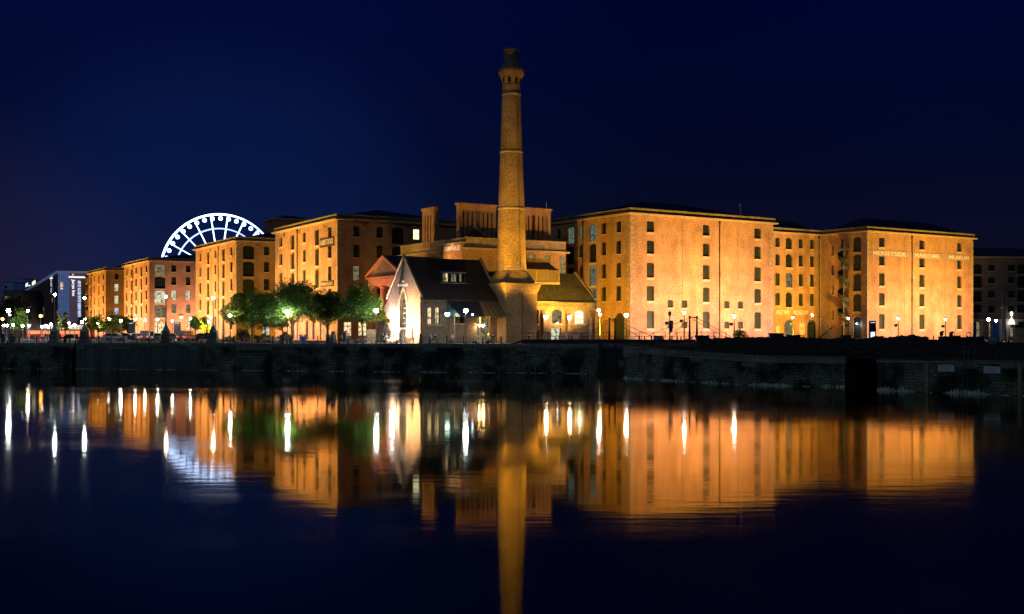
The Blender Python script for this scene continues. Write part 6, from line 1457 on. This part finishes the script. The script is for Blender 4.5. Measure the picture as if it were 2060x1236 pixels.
# small boats / launch silhouettes on the bank
def launch(px, Y, zb, L_, label, rz=0):
    x, y, _ = PT(px, Y); t_ = thing('small_boat', label, 'boat', (x, Y, zb), rz, 'small dark boats laid up on the bank')
    b = MB(); R_ = []
    for k in range(9):
        f_ = k/8; w_ = .75*math.sin(math.pi*min(1, f_*.62+.38))**.6*(1 if f_ < .85 else .6-.5*(f_-.85)/.15); xx = -L_/2+L_*f_; sh = .12*f_*f_
        R_.append([(xx, -w_, .62+sh), (xx, -w_*.7, .2), (xx, 0, .05+sh*.6), (xx, w_*.7, .2), (xx, w_, .62+sh)])
    b.loft(R_); b.build('hull', M_TIMB, t_)
    b = MB(); b.tube([(-L_/2+.2, 0, .6), (-L_/2+.1, 0, 1.15), (-L_/2+.45, 0, 1.2)], .09, 6); b.box(-L_/2+.0, -L_/2+.35, -.12, .12, .7, 1.15); b.build('engine', M_IRON, t_)
    b = MB(); b.tube([(.2+.28*math.cos(a*.5), -.02, .9+.28*math.sin(a*.5)) for a in range(13)], .04, 5); b.build('lifebuoy', M_FRAMEW, t_)
launch(1945, 128, ZH(690, 128), 3.9, 'dark small boat right of the last lantern'); launch(1912, 131, ZH(688, 131), 2.4, 'shorter dark boat just right of the last lantern')
# tall leaning spar before the shopfronts
Y = 200; x, y, _ = PT(2020, Y); t_ = thing('ship_mast', 'dark upright mast in front of the shopfronts', 'mast', (x, y, 4)); b = MB(); b.tube([(0, 0, 0), (-.1, 0, ZH(620, Y)-4)], .45, 8, r2=.25); b.tube([(-.1, 0, ZH(620, Y)-4), (-.45, 0, ZH(575, Y)-4)], .22, 8, r2=.08); b.build('spar', M_IRON, t_)
b = MB(); b.box(-.5, .3, -.25, .25, ZH(621, Y)-4, ZH(617, Y)-4); b.build('collar', M_IRONG, t_)
x, y, _ = PT(2054, 160); t_ = thing('stone_gatepost', 'pale stone block pillar at the right edge with a lit top', 'pillar', (x, y, 4)); b = MB(); b.box(-.9, 1.5, -.6, .6, 0, 2.3); b.build('shaft', M_STONEW, t_); b = MB(); b.box(-1.1, 1.6, -.75, .75, 2.3, 2.65); b.build('cap', M_LEAFD, t_)
# posts with chains along the museum frontage
k_ = 0
for px in (1846, 1862, 1878, 1892, 1945, 1958, 1976, 2030, 2044):
    Y = 178; x, y, _ = PT(px, Y); t_ = thing('bollard', ORD[k_]+' from the left of the short posts before the museum block and shops', 'bollard', (x, y, 4), 0, 'posts before the museum block'); k_ += 1
    place(bd, 'post', t_, (0, 0, 0)); place(bf, 'foot', t_, (0, 0, 0))
for i, px in enumerate((1286, 1297, 1310, 1322, 1352, 1363, 1370, 1392, 1418, 1438)):
    Y = 158; x, y, _ = PT(px, Y); t_ = thing('bollard', ORD[i]+' from the left of the posts seen through the footbridge', 'bollard', (x, y, 4), 0, 'posts behind the footbridge')
    place(bd, 'post', t_, (0, 0, 0)); place(bf, 'foot', t_, (0, 0, 0))
blockbox(1317, 1340, 675.5, 163, 4, 'rounded dark heap seen behind the footbridge posts', sl=.5)
# anchor sculpture
Y = 232; x, y, _ = PT(1668, Y); t_ = thing('anchor', 'old ship anchor propped at a slant on the lit paving', 'anchor', (x, y, 4)); 
def ap(px, py): return ((rx(px)-rx(1668))*Y, 0, ZH(py, Y)-4)
b = MB(); b.tube([ap(1680, 683), ap(1666, 663), ap(1653, 643)], .28, 8, r2=.16); b.ball(ap(1652.5, 642), .2, 8, 6); b.build('stock', mat('anchor_wood', (.6, .45, .22), .7, .15), t_)
b = MB(); p, q = Vector(ap(1646, 680)), Vector(ap(1675, 660)); b.tube([p+Vector((0, -1, 0)), q+Vector((0, .6, 0))], .12, 8); b.tube([p+Vector((-.1, -1, .9)), p+Vector((-.3, -1, 0)), p+Vector((.5, -1, -.3)), p+Vector((1.4, -1, -.15))], .1, 6)
b.build('shank', M_IRON, t_)
b = MB(); c_ = Vector(ap(1677.5, 658.5)); b.tube([c_+Vector((.28*math.cos(a*.55), .6, .28*math.sin(a*.55))) for a in range(12)], .045, 6); b.build('ring', M_IRON, t_)
# spiral escape chute
xw, yw = fB.w(-2.9, fB.ly(1697, -2.9)); t_ = thing('spiral_chute', 'dark spiral fire escape winding up a pole at the museum block', 'fire escape', (xw, yw, 4)); zt = ZH(499, yw)-4; zb_ = ZH(655, yw)-4
b = MB(); b.tube([(0, 0, 0), (0, 0, zt+.2)], .1, 8); b.build('pole', M_IRONG, t_)
b = MB(); n = 108; turns = 4.15; RR_ = 1.28
rings = []
for i in range(n+1):
    f_ = i/n; a = -.5+turns*2*math.pi*f_; z = zt-(zt-zb_)*f_; c_, s_ = math.cos(a), math.sin(a)
    rings.append([(c_*.12, s_*.12, z), (c_*RR_, s_*RR_, z-.0), (c_*RR_, s_*RR_, z+.85), (c_*(RR_-.05), s_*(RR_-.05), z+.85), (c_*(RR_-.05), s_*(RR_-.05), z+.12), (c_*.12, s_*.12, z+.12)])
b.loft(rings); b.build('flight', mat('green_iron', (.022, .026, .014), .6, .2), t_)
for k in range(5):
    z = zt-.5-k*(zt-zb_)/4.15; b = MB(); b.tube([(0, 0, z), (2.6, 1.0, z+.1)], .05, 5); b.tube([(0, 0, z-.6), (1.2, 1.2, z)], .04, 5); b.build('tie_rod', M_IRONG, t_)
